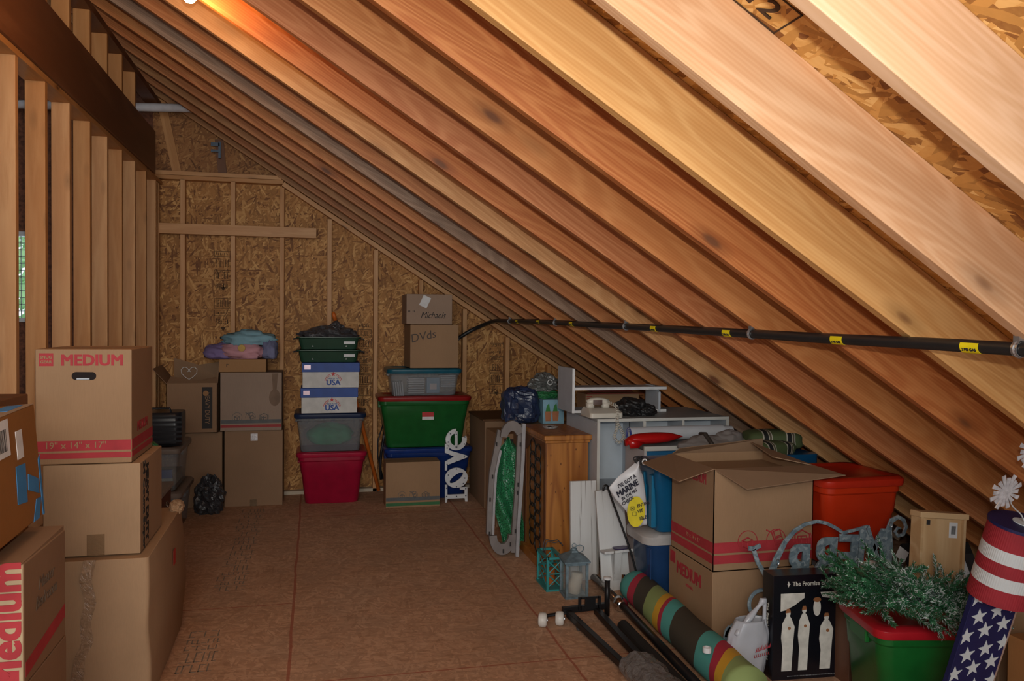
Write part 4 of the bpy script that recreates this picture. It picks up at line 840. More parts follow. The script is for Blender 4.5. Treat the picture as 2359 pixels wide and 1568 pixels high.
# ------------------------------------------------------------------ planks, cane, lanterns
WP = N('distressed_white', .7); f = WP.noise(WP.co((60, 60, 1.6), rnd=9), 1, 3, .6); WP.col(WP.ramp(f, [(.30, (.20, .18, .16)), (.37, (.62, .62, .61)), (1, (.70, .70, .70))])); WP = WP.m
t = thing('white_plank', 'plain distressed white board leaning behind the shelved one', 'board', (1.575, 4.62, 0), rot=(R(-3), 0, 0)); MB().box(-.08, .082, -.01, .01, 0, .59).build('board', WP, t, bevel=.002)
t = thing('white_plank', 'front distressed white board with a small white candle shelf', 'board', (1.70, 4.40, 0), rot=(R(-6), R(-3), 0)); MB().box(-.085, .085, -.01, .01, 0, .575).build('board', WP, t, bevel=.002)
MB().box(-.085, .09, -.09, -.01, .225, .24).build('shelf', WP, t, bevel=.003); MB().prism([(-.09, .235), (-.01, .235), (-.01, .06), (-.02, .06)], -.02, .02, 'YZ').build('bracket', WP, t); MB().lathe([(.001, 0), (.045, .002), (.05, .008), (.001, .006)], 20, M=Matrix.Translation((.03, -.05, .241))).build('candle_plate', plain('violet_dark', (.06, .04, .12), .4), t)
t = thing('black_cane', 'thin black cane with a hooked top leaning by the white boards', 'cane', (1.76, 4.19, 0.0)); MB().tube(cr([(.0, 0, .0), (-.015, .0, .12), (-.06, .02, .30), (-.165, .06, .60), (-.172, .06, .63), (-.185, .06, .64), (-.198, .06, .632), (-.20, .06, .61)], 4), .006, 10).build('shaft', plain('cane_black', (.012, .012, .012), .3), t, smooth=True)
def lantern(name, label, x, y, w_, d_, h_, mat, glass, roof, rz=0):
    t = thing(name, label, 'lantern', (x, y, 0), rz); e = .007; m = MB()
    for sx_ in (-1, 1):
        for sy in (-1, 1): MB().box(sx_*w_/2-e, sx_*w_/2+e, sy*d_/2-e, sy*d_/2+e, 0, h_).build('post', mat, t)
    MB().box(-w_/2-e-.003, w_/2+e+.003, -d_/2-e-.003, d_/2+e+.003, 0, .012).build('base', mat, t)
    m = MB(); m.box(-w_/2, w_/2, -d_/2-e, -d_/2+e, h_-.014, h_).box(-w_/2, w_/2, d_/2-e, d_/2+e, h_-.014, h_).box(-w_/2-e, -w_/2+e, -d_/2, d_/2, h_-.014, h_).box(w_/2-e, w_/2+e, -d_/2, d_/2, h_-.014, h_); m.build('top_rail', mat, t)
    if roof:
        MB().loft([rr(w_+.035, d_+.035, .003, h_, 1), rr(w_+.035, d_+.035, .003, h_+.008, 1), rr(w_*.35, d_*.35, .003, h_+.045, 1), rr(w_*.3, d_*.3, .003, h_+.055, 1)]).build('roof', mat, t, bevel=.001)
        MB().lathe([(.018, h_+.05), (.018, h_+.062), (.008, h_+.07), (.001, h_+.072)], 12).build('finial', mat, t, smooth=True)
        MB().tube([(.012*math.cos(a), 0, h_+.080+.012*math.sin(a)) for a in [2*math.pi*k/16 for k in range(16)]], .002, 6, closed=True).tube([(.03+.025*math.cos(a), -.005, h_+.062+.02*math.sin(a)) for a in [2*math.pi*k/16 for k in range(16)]], .0025, 6, closed=True).build('ring', mat, t, smooth=True)
    else:
        m = MB()
        for (a0, a1) in (((-w_/2, -d_/2), (w_/2, -d_/2)), ((-w_/2, -d_/2), (-w_/2, d_/2)), ((w_/2, -d_/2), (w_/2, d_/2)), ((-w_/2, d_/2), (w_/2, d_/2))):
            m.tube([(*a0, .02), (*a1, h_/2)], .004, 5); m.tube([(*a1, .02), (*a0, h_/2)], .004, 5); m.tube([(*a0, h_/2), (*a1, h_-.02)], .004, 5); m.tube([(*a1, h_/2), (*a0, h_-.02)], .004, 5); m.tube([(*a0, h_/2), (*a1, h_/2)], .004, 5)
        m.build('cross_bars', mat, t)
        for y_ in (-.02, .02): MB().tube(cr([(-w_*.4, y_, h_), (-w_*.4, y_, h_+.045), (-.02, y_, h_+.07), (.02, y_, h_+.06), (w_*.6, y_, h_+.065), (w_*.85, y_, h_+.04)], 4), .003, 6).build('handle', plain('rust_wire', (.10, .08, .08), .5, .5), t, smooth=True)
        MB().lathe([(.03, .012), (.03, .10), (.001, .10)], 20).build('candle', plain('orange_candle', (.55, .13, .02), .5), t, smooth=False)
    if glass:
        g = clear('lantern_glass', (.5, .55, .55), .15, .05)
        for s in (-1, 1): MB().box(-w_/2, w_/2, s*d_/2-.0015, s*d_/2+.0015, .012, h_-.014).build('pane', g, t); MB().box(s*w_/2-.0015, s*w_/2+.0015, -d_/2, d_/2, .012, h_-.014).build('pane', g, t)
        MB().tube([(.0, 0, .013), (.005, 0, .05), (.018, 0, .095), (.022, 0, .125)], [.038, .036, .034, .033], 20).build('candle', plain('ivory_candle', (.60, .52, .42), .5), t, smooth=True)
    return t
lantern('lantern', 'teal wire cross pattern lantern with an orange candle', 1.348, 4.56, .085, .20, .195, plain('teal_metal', (.03, .25, .25), .5), False, False)
lantern('lantern', 'weathered grey glass lantern with a leaning ivory candle', 1.435, 4.375, .115, .135, .20, plain('weathered_zinc', (.17, .24, .28), .5, .3, var=.35, scale=30), True, True, -3)
# ------------------------------------------------------------------ cooler tote, blue bins
NB = plain('navy_plastic', (.016, .05, .14), .3); GL = plain('grey_lid', (.42, .40, .385), .35)
t = thing('storage_bin', 'navy bin with a domed grey lid beneath the teal blue bin', 'storage bin', (1.985, 4.165, 0)); t.scale = (.90, 1, .93) 
m = MB(); m.loft([rr(.54*k, .27*k2, .06, z, 6) for z, k, k2 in ((0, .86, .9), (.02, .9, .93), (.25, .96, .97), (.26, .99, 1), (.36, 1, 1), (.37, 1.03, 1.03), (.40, 1.03, 1.03))]); m.build('tub', NB, t, bevel=.003)
for x in (-.26, -.12): MB().box(x-.004, x+.004, -.137, -.130, .05, .36).build('rib', NB, t)
MB().loft([rr(a, b_, .07, z, 6) for a, b_, z in ((.61, .325, .385), (.615, .33, .43), (.58, .31, .445), (.48, .24, .455), (.3, .12, .462))]).build('lid', GL, t, bevel=.004)
TB = plain('teal_blue', (.008, .10, .22), .28, var=.06)
t = tote(1.975, 4.10, .431, .44, .24, .37, TB, None, 'open teal blue bin standing on the navy bin', lidh=.0, taper=.10, r=.03, handles=False)
m = MB(); m.loft([rr(.48, .26, .03, z, 5) for z in (.34, .37)], False, False); m.build('rim', TB, t, solid=.006); 
for y in (-.06, .05): MB().box(-.228, -.20, y-.02, y+.02, .02, .30).build('rib', plain('teal_light', (.012, .16, .30), .28), t, bevel=.004)
m = MB(); m.tube([(-.27, -.02, .365), (-.20, -.04, .36), (-.12, -.05, .355), (.05, -.06, .355)], [.012, .018, .02, .02], 10); m.build('black_roll', BP, t, smooth=True)
t = thing('rope_tangle', 'tangle of black loops and a white clip tied over the printed bag', 'cord', (1.64, 3.95, .825)); m = MB()
for k, (a, b_, r_) in enumerate(((0, 0, .018), (.012, .012, .014), (-.01, .01, .015), (.045, .0, .013))): m.tube([(a+r_*math.cos(q), .006*math.sin(q*2+k), b_+r_*.8*math.sin(q)) for q in [2*math.pi*i/14 for i in range(14)]], .004, 6, closed=True)
m.build('loops', BK, t, smooth=True); MB().tube([(.03+.012*math.cos(q), -.012, -.005+.014*math.sin(q)) for q in [2*math.pi*i/14 for i in range(14)]], .004, 6, closed=True).build('white_clip', WH, t, smooth=True)
# printed bag
t = thing('printed_bag', "white plastic bag printed I'VE GOT A MARINE hanging by the blue bin", 'bag', (1.60, 3.97, .485)); t.scale = (.94, .94, .94); m = MB()
prof = [(-.125, .215), (-.10, .155), (-.055, .075), (.0, .0), (.095, .0), (.088, .14), (.075, .27), (.045, .345), (.035, .355)]
def bf(u, v):
    # v 0 bottom..1 top
    z = v*.36; 
    l = [(.0, .02), (.08, -.02), (.155, -.088), (.215, -.125), (.27, -.075), (.345, .03), (.36, .038)]
    rr_ = [(0, .105), (.14, .097), (.27, .082), (.345, .05), (.36, .044)]
    def ip(T, z):
        for (a, b_), (c, d) in zip(T, T[1:]):
            if a <= z <= c: return b_+(d-b_)*(z-a)/(c-a)
        return T[-1][1]
    x0, x1 = ip(l, z), ip(rr_, z); return (x0+(x1-x0)*u, -.012*math.sin(u*7+v*3)*(1-v*.5)-.03*math.sin(math.pi*u), z)
m.grid(bf, 26, 30); m.build('bag', plain('bag_white', (.62, .62, .64), .35, var=.03), t, smooth=True, solid=.002)
ca, sa = math.cos(R(30)), math.sin(R(30)); XD = (ca, 0, sa); YD = (-sa, 0, ca); NVY = plain('bag_ink', (.012, .014, .03), .6)
MB().prism([(x, z) for x, z in [(.022+.052*math.cos(a), .085+.085*math.sin(a)) for a in [2*math.pi*k/26 for k in range(26)]]], -.048, -.0465).build('yellow_oval', plain('bag_yellow', (.72, .60, .03), .5), t)
for s_, sz, x, z, bo in (("I'VE GOT A", .028, -.035, .255, .0006), ('MARINE', .046, -.03, .215, .0016), ('IN THE NG', .024, -.02, .182, .0006), ('CHECK', .026, -.028, .148, .0006)):
    text(t, s_, sz, NVY, (x, -.049, z), XD, YD, bold=bo, shear=.1, xs=.85)
for s_, sz, x, z in (('ENTINE', .025, .062, .125), ('VIT', .026, .045, .088), ('IBLE', .028, .062, .05)): text(t, s_, sz, NVY, (x, -.050, z), (math.cos(R(14)), 0, math.sin(R(14))), (-math.sin(R(14)), 0, math.cos(R(14))), bold=.0006, shear=.1, xs=.85)
m = MB()
for x, z in ((.0, .105), (.012, .075)):
    for a in ((-.01, .01, -.011, -.009), (-.01, .01, .009, .011), (-.011, -.009, -.01, .01), (.009, .011, -.01, .01)): m.box(x+a[0], x+a[1], -.0505, -.049, z+a[2], z+a[3])
m.tube([(-.006, -.0502, .112), (.006, -.0502, .098)], .0012, 5); m.tube([(.006, -.0502, .112), (-.006, -.0502, .098)], .0012, 5); m.build('check_box', NVY, t)
# ------------------------------------------------------------------ right cartons
t = carton(1.82, 2.36, 3.47, 3.95, 0, .375, K1, 'lower kraft carton marked MEDIUM under the open carton', tape=False); w_, d_, h_ = t['w'], t['d'], t['h']
LD, LU = (0, -1, 0), (0, 0, 1)
text(t, 'MEDIUM', .085, RD, (-w_/2-.0008, .01, h_-.085), LD, LU, bold=.003, xs=.85); text(t, 'MOVING', .022, RD, (-w_/2-.0008, .0, h_-.145), LD, LU, xs=.9)
MB().box(-w_/2-.001, -w_/2, .165, .225, h_-.075, h_-.015).build('printed_logo', RD, t)
t = carton(1.82, 2.345, 3.47, 3.93, .377, .86, K1, 'open kraft moving carton with red stripes and outspread flaps', openbox=True); w_, d_, h_ = t['w'], t['d'], t['h']
stripe(t, .085, .135, RD, 'FL'); stripe(t, .035, .075, RD, 'FL'); icons(t, (-.085, .065, .205), .135, .052, RD)
text(t, 'MEDIUM', .075, RD, (-w_/2-.0008, -.07, h_-.065), LD, LU, bold=.001, xs=.6); text(t, '19 x 14 x 17', .03, K1, (-w_/2-.0012, -.02, .11), LD, LU)
fl = [('flap', [(-w_/2, -d_/2, h_), (w_/2, -d_/2, h_), (w_/2+.06, -d_/2-.16, h_-.02), (-w_/2+.08, -d_/2-.16, h_-.065)]),
      ('flap', [(-w_/2, d_/2, h_), (-w_/2, -d_/2, h_), (-w_/2-.17, -d_/2+.015, h_-.055), (-w_/2-.21, d_/2-.10, h_-.025)]),
      ('flap', [(-w_/2, d_/2, h_), (w_/2, d_/2, h_), (w_/2-.02, d_/2-.03, h_+.07), (-w_/2+.02, d_/2-.05, h_+.035)]),
      ('flap', [(w_/2, -d_/2, h_), (w_/2, d_/2, h_), (w_/2-.10, d_/2-.05, h_+.055), (w_/2-.16, -d_/2+.10, h_+.03)])]
for nme, p in fl: MB().add(p, [(0, 1, 2, 3)]).build(nme, K2, t, solid=.004)
MB().box(-w_/2+.01, w_/2-.01, -d_/2+.01, d_/2-.01, h_-.05, h_-.045).build('folded_inner_flap', K1, t)
OP = plain('orange_red_plastic', (.50, .030, .006), .28, var=.05)
t = tote(2.60, 3.60, .01, .42, .36, .365, plain('grey_plastic', (.08, .085, .095), .35), plain('grey_bin_lid', (.16, .165, .17), .35), 'grey storage bin under the orange red one', taper=.08)
t = tote(2.575, 3.60, .378, .41, .40, .43, OP, plain('orange_lid', (.46, .022, .008), .3), 'orange red storage bin wedged under the rafters', taper=.14)
t = tote(2.50, 4.14, .0, .46, .26, .82, plain('blue_bin', (.006, .07, .17), .3), None, 'tall blue bin heaped with striped cushions', lidh=0, taper=.1, r=.03)
CU = N('striped_fabric', .8); q = CU.n('TexCoord'); sp = CU.n('SeparateXYZ'); CU.l(q.outputs['Object'], sp.inputs[0]); fr_ = CU.math('FRACT', CU.math('MULTIPLY', sp.outputs[0], 7.5))
CU.col(CU.ramp(fr_, [(0, (.07, .095, .035)), (.38, (.45, .42, .34)), (.43, (.012, .012, .012)), (.62, (.40, .36, .28)), (.66, (.10, .08, .05)), (.74, (.42, .40, .33)), (.78, (.07, .095, .035))], 'CONSTANT'))
for i, (x, y, z, s, rz_, lab) in enumerate(((2.47, 4.11, .835, (.16, .11, .055), 15, 'front striped green cushion, lowest of the two in the blue bin'), (2.555, 4.19, .88, (.16, .10, .055), -12, 'upper striped green cushion folded over the blue bin'))):
    t = thing('cushion', lab, 'cushion', (x, y, z), rz_, 'striped cushions'); m = MB(); blob(m, (0, 0, 0), s, 80+i, .10, 1.5, flat=False, ridged=False, pw=.55); m.build('cover', CU.m, t, smooth=True)
# ------------------------------------------------------------------ things on the floor at the right
BMt = plain('black_steel', (.014, .013, .014), .35, .3)
t = thing('bed_frame', 'folded black steel bed frame with two white caster wheels', 'bed frame', (0, 0, 0)); t.location = (1.22, 3.95, 0)
def rail(a, b_, w_=.032, h_=.032, nm='rail'):
    a, b_ = Vector(a), Vector(b_); d = (b_-a); L_ = d.length; o = MB().box(0, L_, -w_/2, w_/2, -h_/2, h_/2).build(nm, BMt, t, bevel=.003); o.matrix_local = frame(a, d, Vector((0, 0, 1)).cross(d)); return o
rail((.05, .0, .055), (.13, -.85, .03)); rail((.20, .0, .06), (.20, -.85, .04)); rail((.02, .01, .07), (.27, .03, .07), .03, .03, 'cross_rail')
MB().box(.11, .21, -.01, 0, .07, .09).box(.10, .115, -.01, 0, .07, .135).box(.205, .22, -.01, 0, .07, .135).box(.11, .21, -.01, 0, .125, .135).box(.135, .19, -.012, -.002, .07, .13).build('bracket_plate', BMt, t)
MB().tube([(.265, .02, .02), (.265, .02, .21)], .014, 12).build('post', BMt, t, smooth=True); MB().lathe([(.02, .21), (.022, .22), (.001, .225)], 16, M=Matrix.Translation((.265, .02, 0))).build('cap', WH, t)
m = MB(); m.tube([(-.10, .0, .05), (.05, .0, .06)], .009, 10); m.build('axle', BMt, t)
WC = plain('caster_white', (.66, .63, .58), .35, var=.04)
for x in (-.09, .0): 
    wl = MB().lathe([(.001, -.022), (.025, -.022), (.034, -.016), (.036, 0), (.034, .016), (.025, .022), (.001, .022)], 24, M=frame((x, -.01, .037), (0, 1, .1), (0, -.1, 1)) if 0 else Matrix.Translation((x, -.01, .037)) @ Matrix.Rotation(R(70), 4, 'Z') @ Matrix.Rotation(R(90), 4, 'X')).build('caster_wheel', WC, t, smooth=True)
    MB().lathe([(.001, .022), (.010, .022), (.010, .026), (.001, .026)], 12, M=Matrix.Translation((x, -.01, .037)) @ Matrix.Rotation(R(70), 4, 'Z') @ Matrix.Rotation(R(90), 4, 'X')).build('hub', ZN, wl)
t = thing('rubber_foot', 'small grey round rubber foot beside the black rails', 'rubber foot', (1.30, 3.865, 0)); MB().lathe([(.014, 0), (.017, .01), (.014, .022), (.001, .024)], 16).build('foot', plain('rubber', (.09, .085, .08), .6), t, smooth=True)
t = thing('wrapped_bundle', 'clear plastic wrapping around the near ends of the black rails', 'wrap', (1.365, 3.10, .0)); m = MB()
L = []
for i in range(15):
    y = .17-i*.035; L.append([(.012*i*.1+(.085+.02*noise.noise(Vector((k, i*.5, 1))))*math.cos(2*math.pi*k/22), y, .065+(.058+.018*noise.noise(Vector((k*.7, i*.6, 4))))*math.sin(2*math.pi*k/22)) for k in range(22)])
m.loft(L); m.build('wrap', crinkle('clear_wrap', (.16, .15, .145), .08, 1, 35, 1), t)
t = thing('umbrella_pole', 'long pole with chrome upper half lying on the floor', 'pole', (1.60, 4.50, .03))
MB().tube([(0, 0, .02), (-.012, -.42, .02)], .022, 16).build('chrome_tube', plain('pole_chrome', (.32, .30, .28), .18, .9), t, smooth=True); MB().tube([(-.012, -.42, .02), (-.012, -.43, .02), (-.013, -.47, .02), (-.013, -.49, .02)], [.024, .036, .038, .022], 20).build('chrome_collar', plain('chrome', (.6, .6, .6), .12, 1), t, smooth=True)
MB().tube([(-.013, -.49, .02), (-.045, -1.45, .01)], .02, 16).build('black_tube', BMt, t, smooth=True)
MB().tube([(.055, -.35, -.015), (.065, -.30, .06), (.068, -.29, .12)], [.006, .013, .011], 10).build('crank', plain('chrome', (.6, .6, .6), .12, 1), t, smooth=True)
t = thing('foam_tube', 'thick black tube lying along the chrome pole', 'tube', (1.50, 3.78, .035)); MB().tube([(.0, 0, 0), (-.001, -.01, 0), (-.015, -.8, 0)], .030, 18).build('tube', plain('foam_black', (.016, .015, .015), .7), t, smooth=False)
t = thing('grey_rod', 'thin brown grey rod lying between the rails and black tube', 'rod', (1.452, 3.5, .02)); MB().tube([(0, 0, 0), (.0, -.6, 0)], .016, 12).build('rod', plain('rod_grey', (.10, .085, .075), .4, .4), t, smooth=True); MB().tube([(.018, -.16, .0), (.02, -.3, 0)], .005, 6).build('yellow_string', YL, t)
t = thing('striped_roll', 'rolled striped fabric cushion in teal, red, olive and green lying on the floor', 'fabric roll', (1.735, 4.25, .09)); m = MB(); L = []
SR = N('roll_stripes', .85); q = SR.n('TexCoord'); sp = SR.n('SeparateXYZ'); SR.l(q.outputs['Object'], sp.inputs[0]); nz = SR.noise(SR.co(), 3.2, 1)
u = SR.math('ADD', SR.math('MULTIPLY', sp.outputs[1], -.70), SR.math('ADD', SR.math('MULTIPLY', nz, .10), SR.math('MULTIPLY', sp.outputs[0], .45)))
te, re, ol, gr, ye = (.09, .36, .32), (.42, .03, .055), (.060, .050, .034), (.28, .36, .13), (.66, .36, .03)
SR.col(SR.ramp(u, [(0, ol), (.04, te), (.14, re), (.18, ol), (.27, gr), (.37, ye), (.415, re), (.44, te), (.505, ol), (.72, te), (.81, re), (.85, ye), (.895, gr)], 'CONSTANT')); SR.bump(SR.noise(SR.co(), 8, 2), .4, .01)
for i in range(40):
    uu = i/39; y = -uu*1.35; r_ = .093*min(1, math.sqrt(max(0, 1-(1-min(1, uu/.08))**2))+.05); r_ *= 1+.03*math.sin(uu*19)
    L.append([(-.055*uu+r_*(1+.05*noise.noise(Vector((k*.5, uu*7, 0))))*math.cos(2*math.pi*k/26), y, r_*.93*math.sin(2*math.pi*k/26)*1.0) for k in range(26)])
m.loft(L); m.build('fabric', SR.m, t, smooth=True)
MB().lathe([(.001, 0), (.018, 0), (.018, .02), (.012, .022), (.012, .01), (.001, .01)], 16, M=Matrix.Translation((-.13, -1.15, .075))).build('plastic_cap', WH, t)
# merry sign seen from the back
GV = N('galvanised', .4, .25); vo = GV.n('TexVoronoi'); GV.l(GV.co((70, 70, 70)), vo.inputs['Vector']); vo.inputs['Scale'].default_value = 1; sp = GV.n('SeparateColor'); GV.l(vo.outputs['Color'], sp.inputs[0])
GV.col(GV.ramp(sp.outputs[0], [(0, (.15, .22, .27)), (.7, (.27, .36, .41)), (1, (.42, .50, .54))])); GV = GV.m
t = thing('metal_sign', 'galvanised metal MERRY letters sign standing with its back to the room', 'sign', (2.35, 3.30, 0)); EX = .005
def flatbar(pts, wd, nm, th=.008):
    L = []
    P = [Vector((x, 0, z)) for x, z in pts]
    for i, p in enumerate(P):
        d = (P[min(i+1, len(P)-1)]-P[max(i-1, 0)]).normalized(); s_ = Vector((d.z, 0, -d.x)); ww = wd[i] if isinstance(wd, list) else wd
        L.append([p-s_*ww/2-Vector((0, th/2, 0)), p+s_*ww/2-Vector((0, th/2, 0)), p+s_*ww/2+Vector((0, th/2, 0)), p-s_*ww/2+Vector((0, th/2, 0))])
    o = MB().loft(L).build(nm, GV, t, bevel=.001); return o
# mirrored letters, read from behind: Y R R E M from left to right
for ch, x, z, s_ in (('M', .195, .47, .30), ('E', .07, .455, .28), ('R', -.055, .445, .29), ('R', -.195, .425, .28)):
    text(t, ch, s_, GV, (x, 0, z), (-1, 0, .06), (.06, 0, 1), 'letter_'+ch.lower(), bold=.005 if ch == 'M' else .008, ext=.004, xs=.72 if ch == 'M' else .8)
flatbar([(-.42, .525), (-.40, .47), (-.37, .42), (-.34, .37), (-.33, .2), (-.33, .0)], .02, 'letter_y'); flatbar([(-.445, .53), (-.42, .527), (-.385, .54)], .02, 'serif')
A_ = [(-.33+.0, .36), (-.325, .42), (-.30, .48), (-.26, .55), (-.21, .60), (-.16, .625), (-.10, .635), (-.05, .625), (.0, .60), (.04, .575), (.10, .585), (.17, .60)]
flatbar(A_, [.04, .035, .03, .022, .018, .016, .016, .016, .016, .016, .014, .012], 'top_arch'); flatbar([(.17, .60), (.20, .52), (.235, .43)], .018, 'letter_stroke')
flatbar([(.285, .36), (.29, .50), (.285, .58), (.30, .62), (.335, .635), (.365, .62), (.38, .585), (.365, .55), (.335, .545), (.32, .565), (.335, .585), (.35, .58)], [.03, .035, .03, .024, .02, .018, .018, .016, .016, .014, .012, .01], 'scroll'); flatbar([(-.45, .012), (-.2, .012), (.35, .012)], .02, 'bottom_bar')
flatbar(arc(-.375, .275, .062, 60, 300, 20), .016, 'letter_c'); flatbar(arc(-.49, .13, .055, 20, 175, 14), .03, 'letter_curve'); flatbar([(-.555, .12), (-.545, .165), (-.53, .18)], .022, 'letter_serif'); flatbar(arc(-.48, .05, .06, 100, 280, 14), .03, 'letter_curve'); flatbar([(.285, .36), (.285, .01)], .02, 'upright'); flatbar([(-.43, .23), (-.43, .02)], .014, 'upright')
for x, z in ((-.30, .46), (.292, .60)): MB().tube([(x+.008*math.cos(q_), -.006, z+.012*math.sin(q_)) for q_ in [2*math.pi*i/12 for i in range(12)]], .0025, 6, closed=True).build('hanger', ZN, t)
MB().prism([(.34, .50), (.39, .465), (.365, .42), (.315, .455)], -.012, -.0105).build('price_tag', WH, t)
# red book, grocery bag
t = thing('red_book', 'red covered book standing behind the white shopping bag', 'book', (1.765, 3.26, 0)); MB().box(-.045, .05, -.008, .008, 0, .10).build('cover', plain('book_red', (.30, .02, .015), .5), t, bevel=.001); MB().box(-.04, .045, -.006, .006, .1, .102).build('pages', WH, t)
t = thing('shopping_bag', 'white plastic shopping bag with red print beside the black Christmas box', 'bag', (1.82, 3.17, 0)); m = MB()
def sb(u, v):
    a = 2*math.pi*u; z = v*.262; w_ = (.084+.012*math.sin(v*3))*(1-.22*max(0, v-.75)/.25); q = 1+.12*noise.noise(Vector((math.cos(a)*2, math.sin(a)*2, v*3)))+.06*noise.noise(Vector((math.cos(a)*7, math.sin(a)*7, v*2)))
    return (w_*math.cos(a)*q+.025*v, .042*math.sin(a)*q, z)
m.grid(sb, 56, 24); m.build('bag', clear('bag_plastic', (.62, .64, .70), .82, .25), t, smooth=True, solid=.0015)
hd = MB(); hd.tube(cr([(-.05, -.02, .20), (-.03, -.02, .235), (.015, -.015, .275), (.065, -.01, .325), (.085, -.01, .335), (.085, -.01, .20)], 4), [.012+.004*math.sin(i) for i in range(21)], 8); hd.build('handle', MC['bag_plastic'], t, smooth=True)
text(t, '{DINNER}', .030, RD, (.048, -.056, .125), (1, 0, .25), (-.25, 0, 1), bold=.0006, xs=.6) if False else None
m = MB(); rnd = random.Random(9)
for i in range(9): x = .02+i*.008; m.prism([(x, .135+i*.002), (x+.006, .137+i*.002), (x+.009, .150+i*.002+rnd.uniform(0, .012))], -.054, -.0525)
for i in range(8): x = .015+i*.0095; m.box(x, x+.002, -.054, -.0525, .112+i*.0015, .124+i*.0015); m.box(x, x+.006, -.054, -.0525, .112+i*.0015, .114+i*.0015)
m.build('red_print', RD, t); MB().box(-.03, .06, -.02, .02, .01, .14).build('contents', plain('bag_contents', (.45, .48, .52), .5), t)
# black Christmas box
t = thing('figurine_box', 'black box titled The Promise of Christmas showing white robed figurines', 'box', (2.13, 3.16, 0), -4); w_, d_, h_ = .40, .095, .455; t['d'] = d_
BB = plain('box_black', (.006, .006, .010), .25, spec=.5); IV = plain('figurine_ivory', (.62, .60, .54), .5, var=.15, scale=30); BRN = plain('hair_brown', (.28, .11, .04), .6)
MB().box(-w_/2, w_/2, -d_/2, d_/2, 0, h_).build('body', BB, t, bevel=.002)
text(t, 'The Promise of Christmas', .027, IV, F(t, .02, h_-.038), bold=.0003, xs=.92); text(t, 'BY ROBERT STANLEY' if False else 'A HOLIDAY KEEPSAKE', .009, IV, F(t, .02, h_-.055)) if False else None
MB().prism([(-.135, h_-.038), (-.13, h_-.024), (-.125, h_-.038), (-.13, h_-.052)], -d_/2-.001, -d_/2).prism([(-.138, h_-.038), (-.122, h_-.0365), (-.122, h_-.0395)], -d_/2-.001, -d_/2).build('star_emblem', IV, t)
m = MB()
for i in range(46): m.box(-.13+.0055*i, -.1275+.0055*i, -d_/2-.0008, -d_/2, .014, .018)
m.build('small_print', plain('dim_print', (.25, .25, .25), .6), t)
ye_ = -d_/2-.0006
text(t, 'The Promise of Christmas', .024, IV, (-w_/2-.0006, 0, .20), (0, 0, -1), (0, -1, 0), bold=.0002)
MB().box(-w_/2+.035, -w_/2+.145, -d_/2-.0009, -d_/2, h_-.175+.075, h_-.078).prism([(-.165, h_-.10), (-.055, h_-.10), (-.10, h_-.13), (-.14, h_-.15), (-.165, h_-.155)], -d_/2-.0009, -d_/2).prism([(.02, h_-.078), (.13, h_-.078), (.13, h_-.115), (.03, h_-.10)], -d_/2-.0009, -d_/2).build('printed_scene', IV, t)
def robed(x, z0, hh, ww, nm='printed_figurine'):
    m = MB(); m.prism([(x-ww*.45, z0), (x+ww*.30, z0), (x+ww*.42, z0+hh*.5), (x+ww*.5, z0+hh*.72), (x+ww*.25, z0+hh*.86), (x+ww*.12, z0+hh*.90), (x-ww*.15, z0+hh*.90), (x-ww*.42, z0+hh*.78), (x-ww*.5, z0+hh*.55), (x-ww*.38, z0+hh*.35)], -d_/2-.0012, -d_/2); m.prism([(x+q_[0]*.8, z0+hh*.945+q_[1]) for q_ in circ(ww*.22, n=14)], -d_/2-.0014, -d_/2)
    o = m.build(nm, IV, t); h = MB(); h.prism([(x-ww*.2, z0+hh*.95), (x+ww*.2, z0+hh*.96), (x+ww*.12, z0+hh*1.02), (x-ww*.12, z0+hh*1.02)], -d_/2-.0018, -d_/2); h.prism([(x+.1*ww+q_[0], z0+hh*.70+q_[1]) for q_ in circ(ww*.12, n=8)], -d_/2-.0018, -d_/2); h.build('printed_hair', BRN, o)
robed(-.13, .04, .265, .062); robed(-.055, .04, .275, .056); robed(.05, .04, .24, .066); robed(.125, .04, .20, .045)
m = MB(); m.prism([(.005+q_[0]*.8, .31+q_[1]*1.7) for q_ in circ(.022, n=18)], -d_/2-.0012, -d_/2); o = m.build('printed_figurine', IV, t); MB().prism([(.005+q_[0], .345+q_[1]*.6) for q_ in circ(.018, n=12)], -d_/2-.0018, -d_/2).build('printed_hair', BRN, o)
MB().box(.10, .175, -d_/2-.002, -d_/2, .045, .115).build('grey_inset', plain('inset_grey', (.22, .22, .23), .5), t)
m = MB()
for x in (.115, .13, .145, .16): m.prism([(x-.005, .06), (x+.005, .06), (x+.004, .095), (x, .10), (x-.004, .095)], -d_/2-.0028, -d_/2-.002)
m.build('inset_figures', plain('inset_pale', (.45, .45, .45), .5), t)
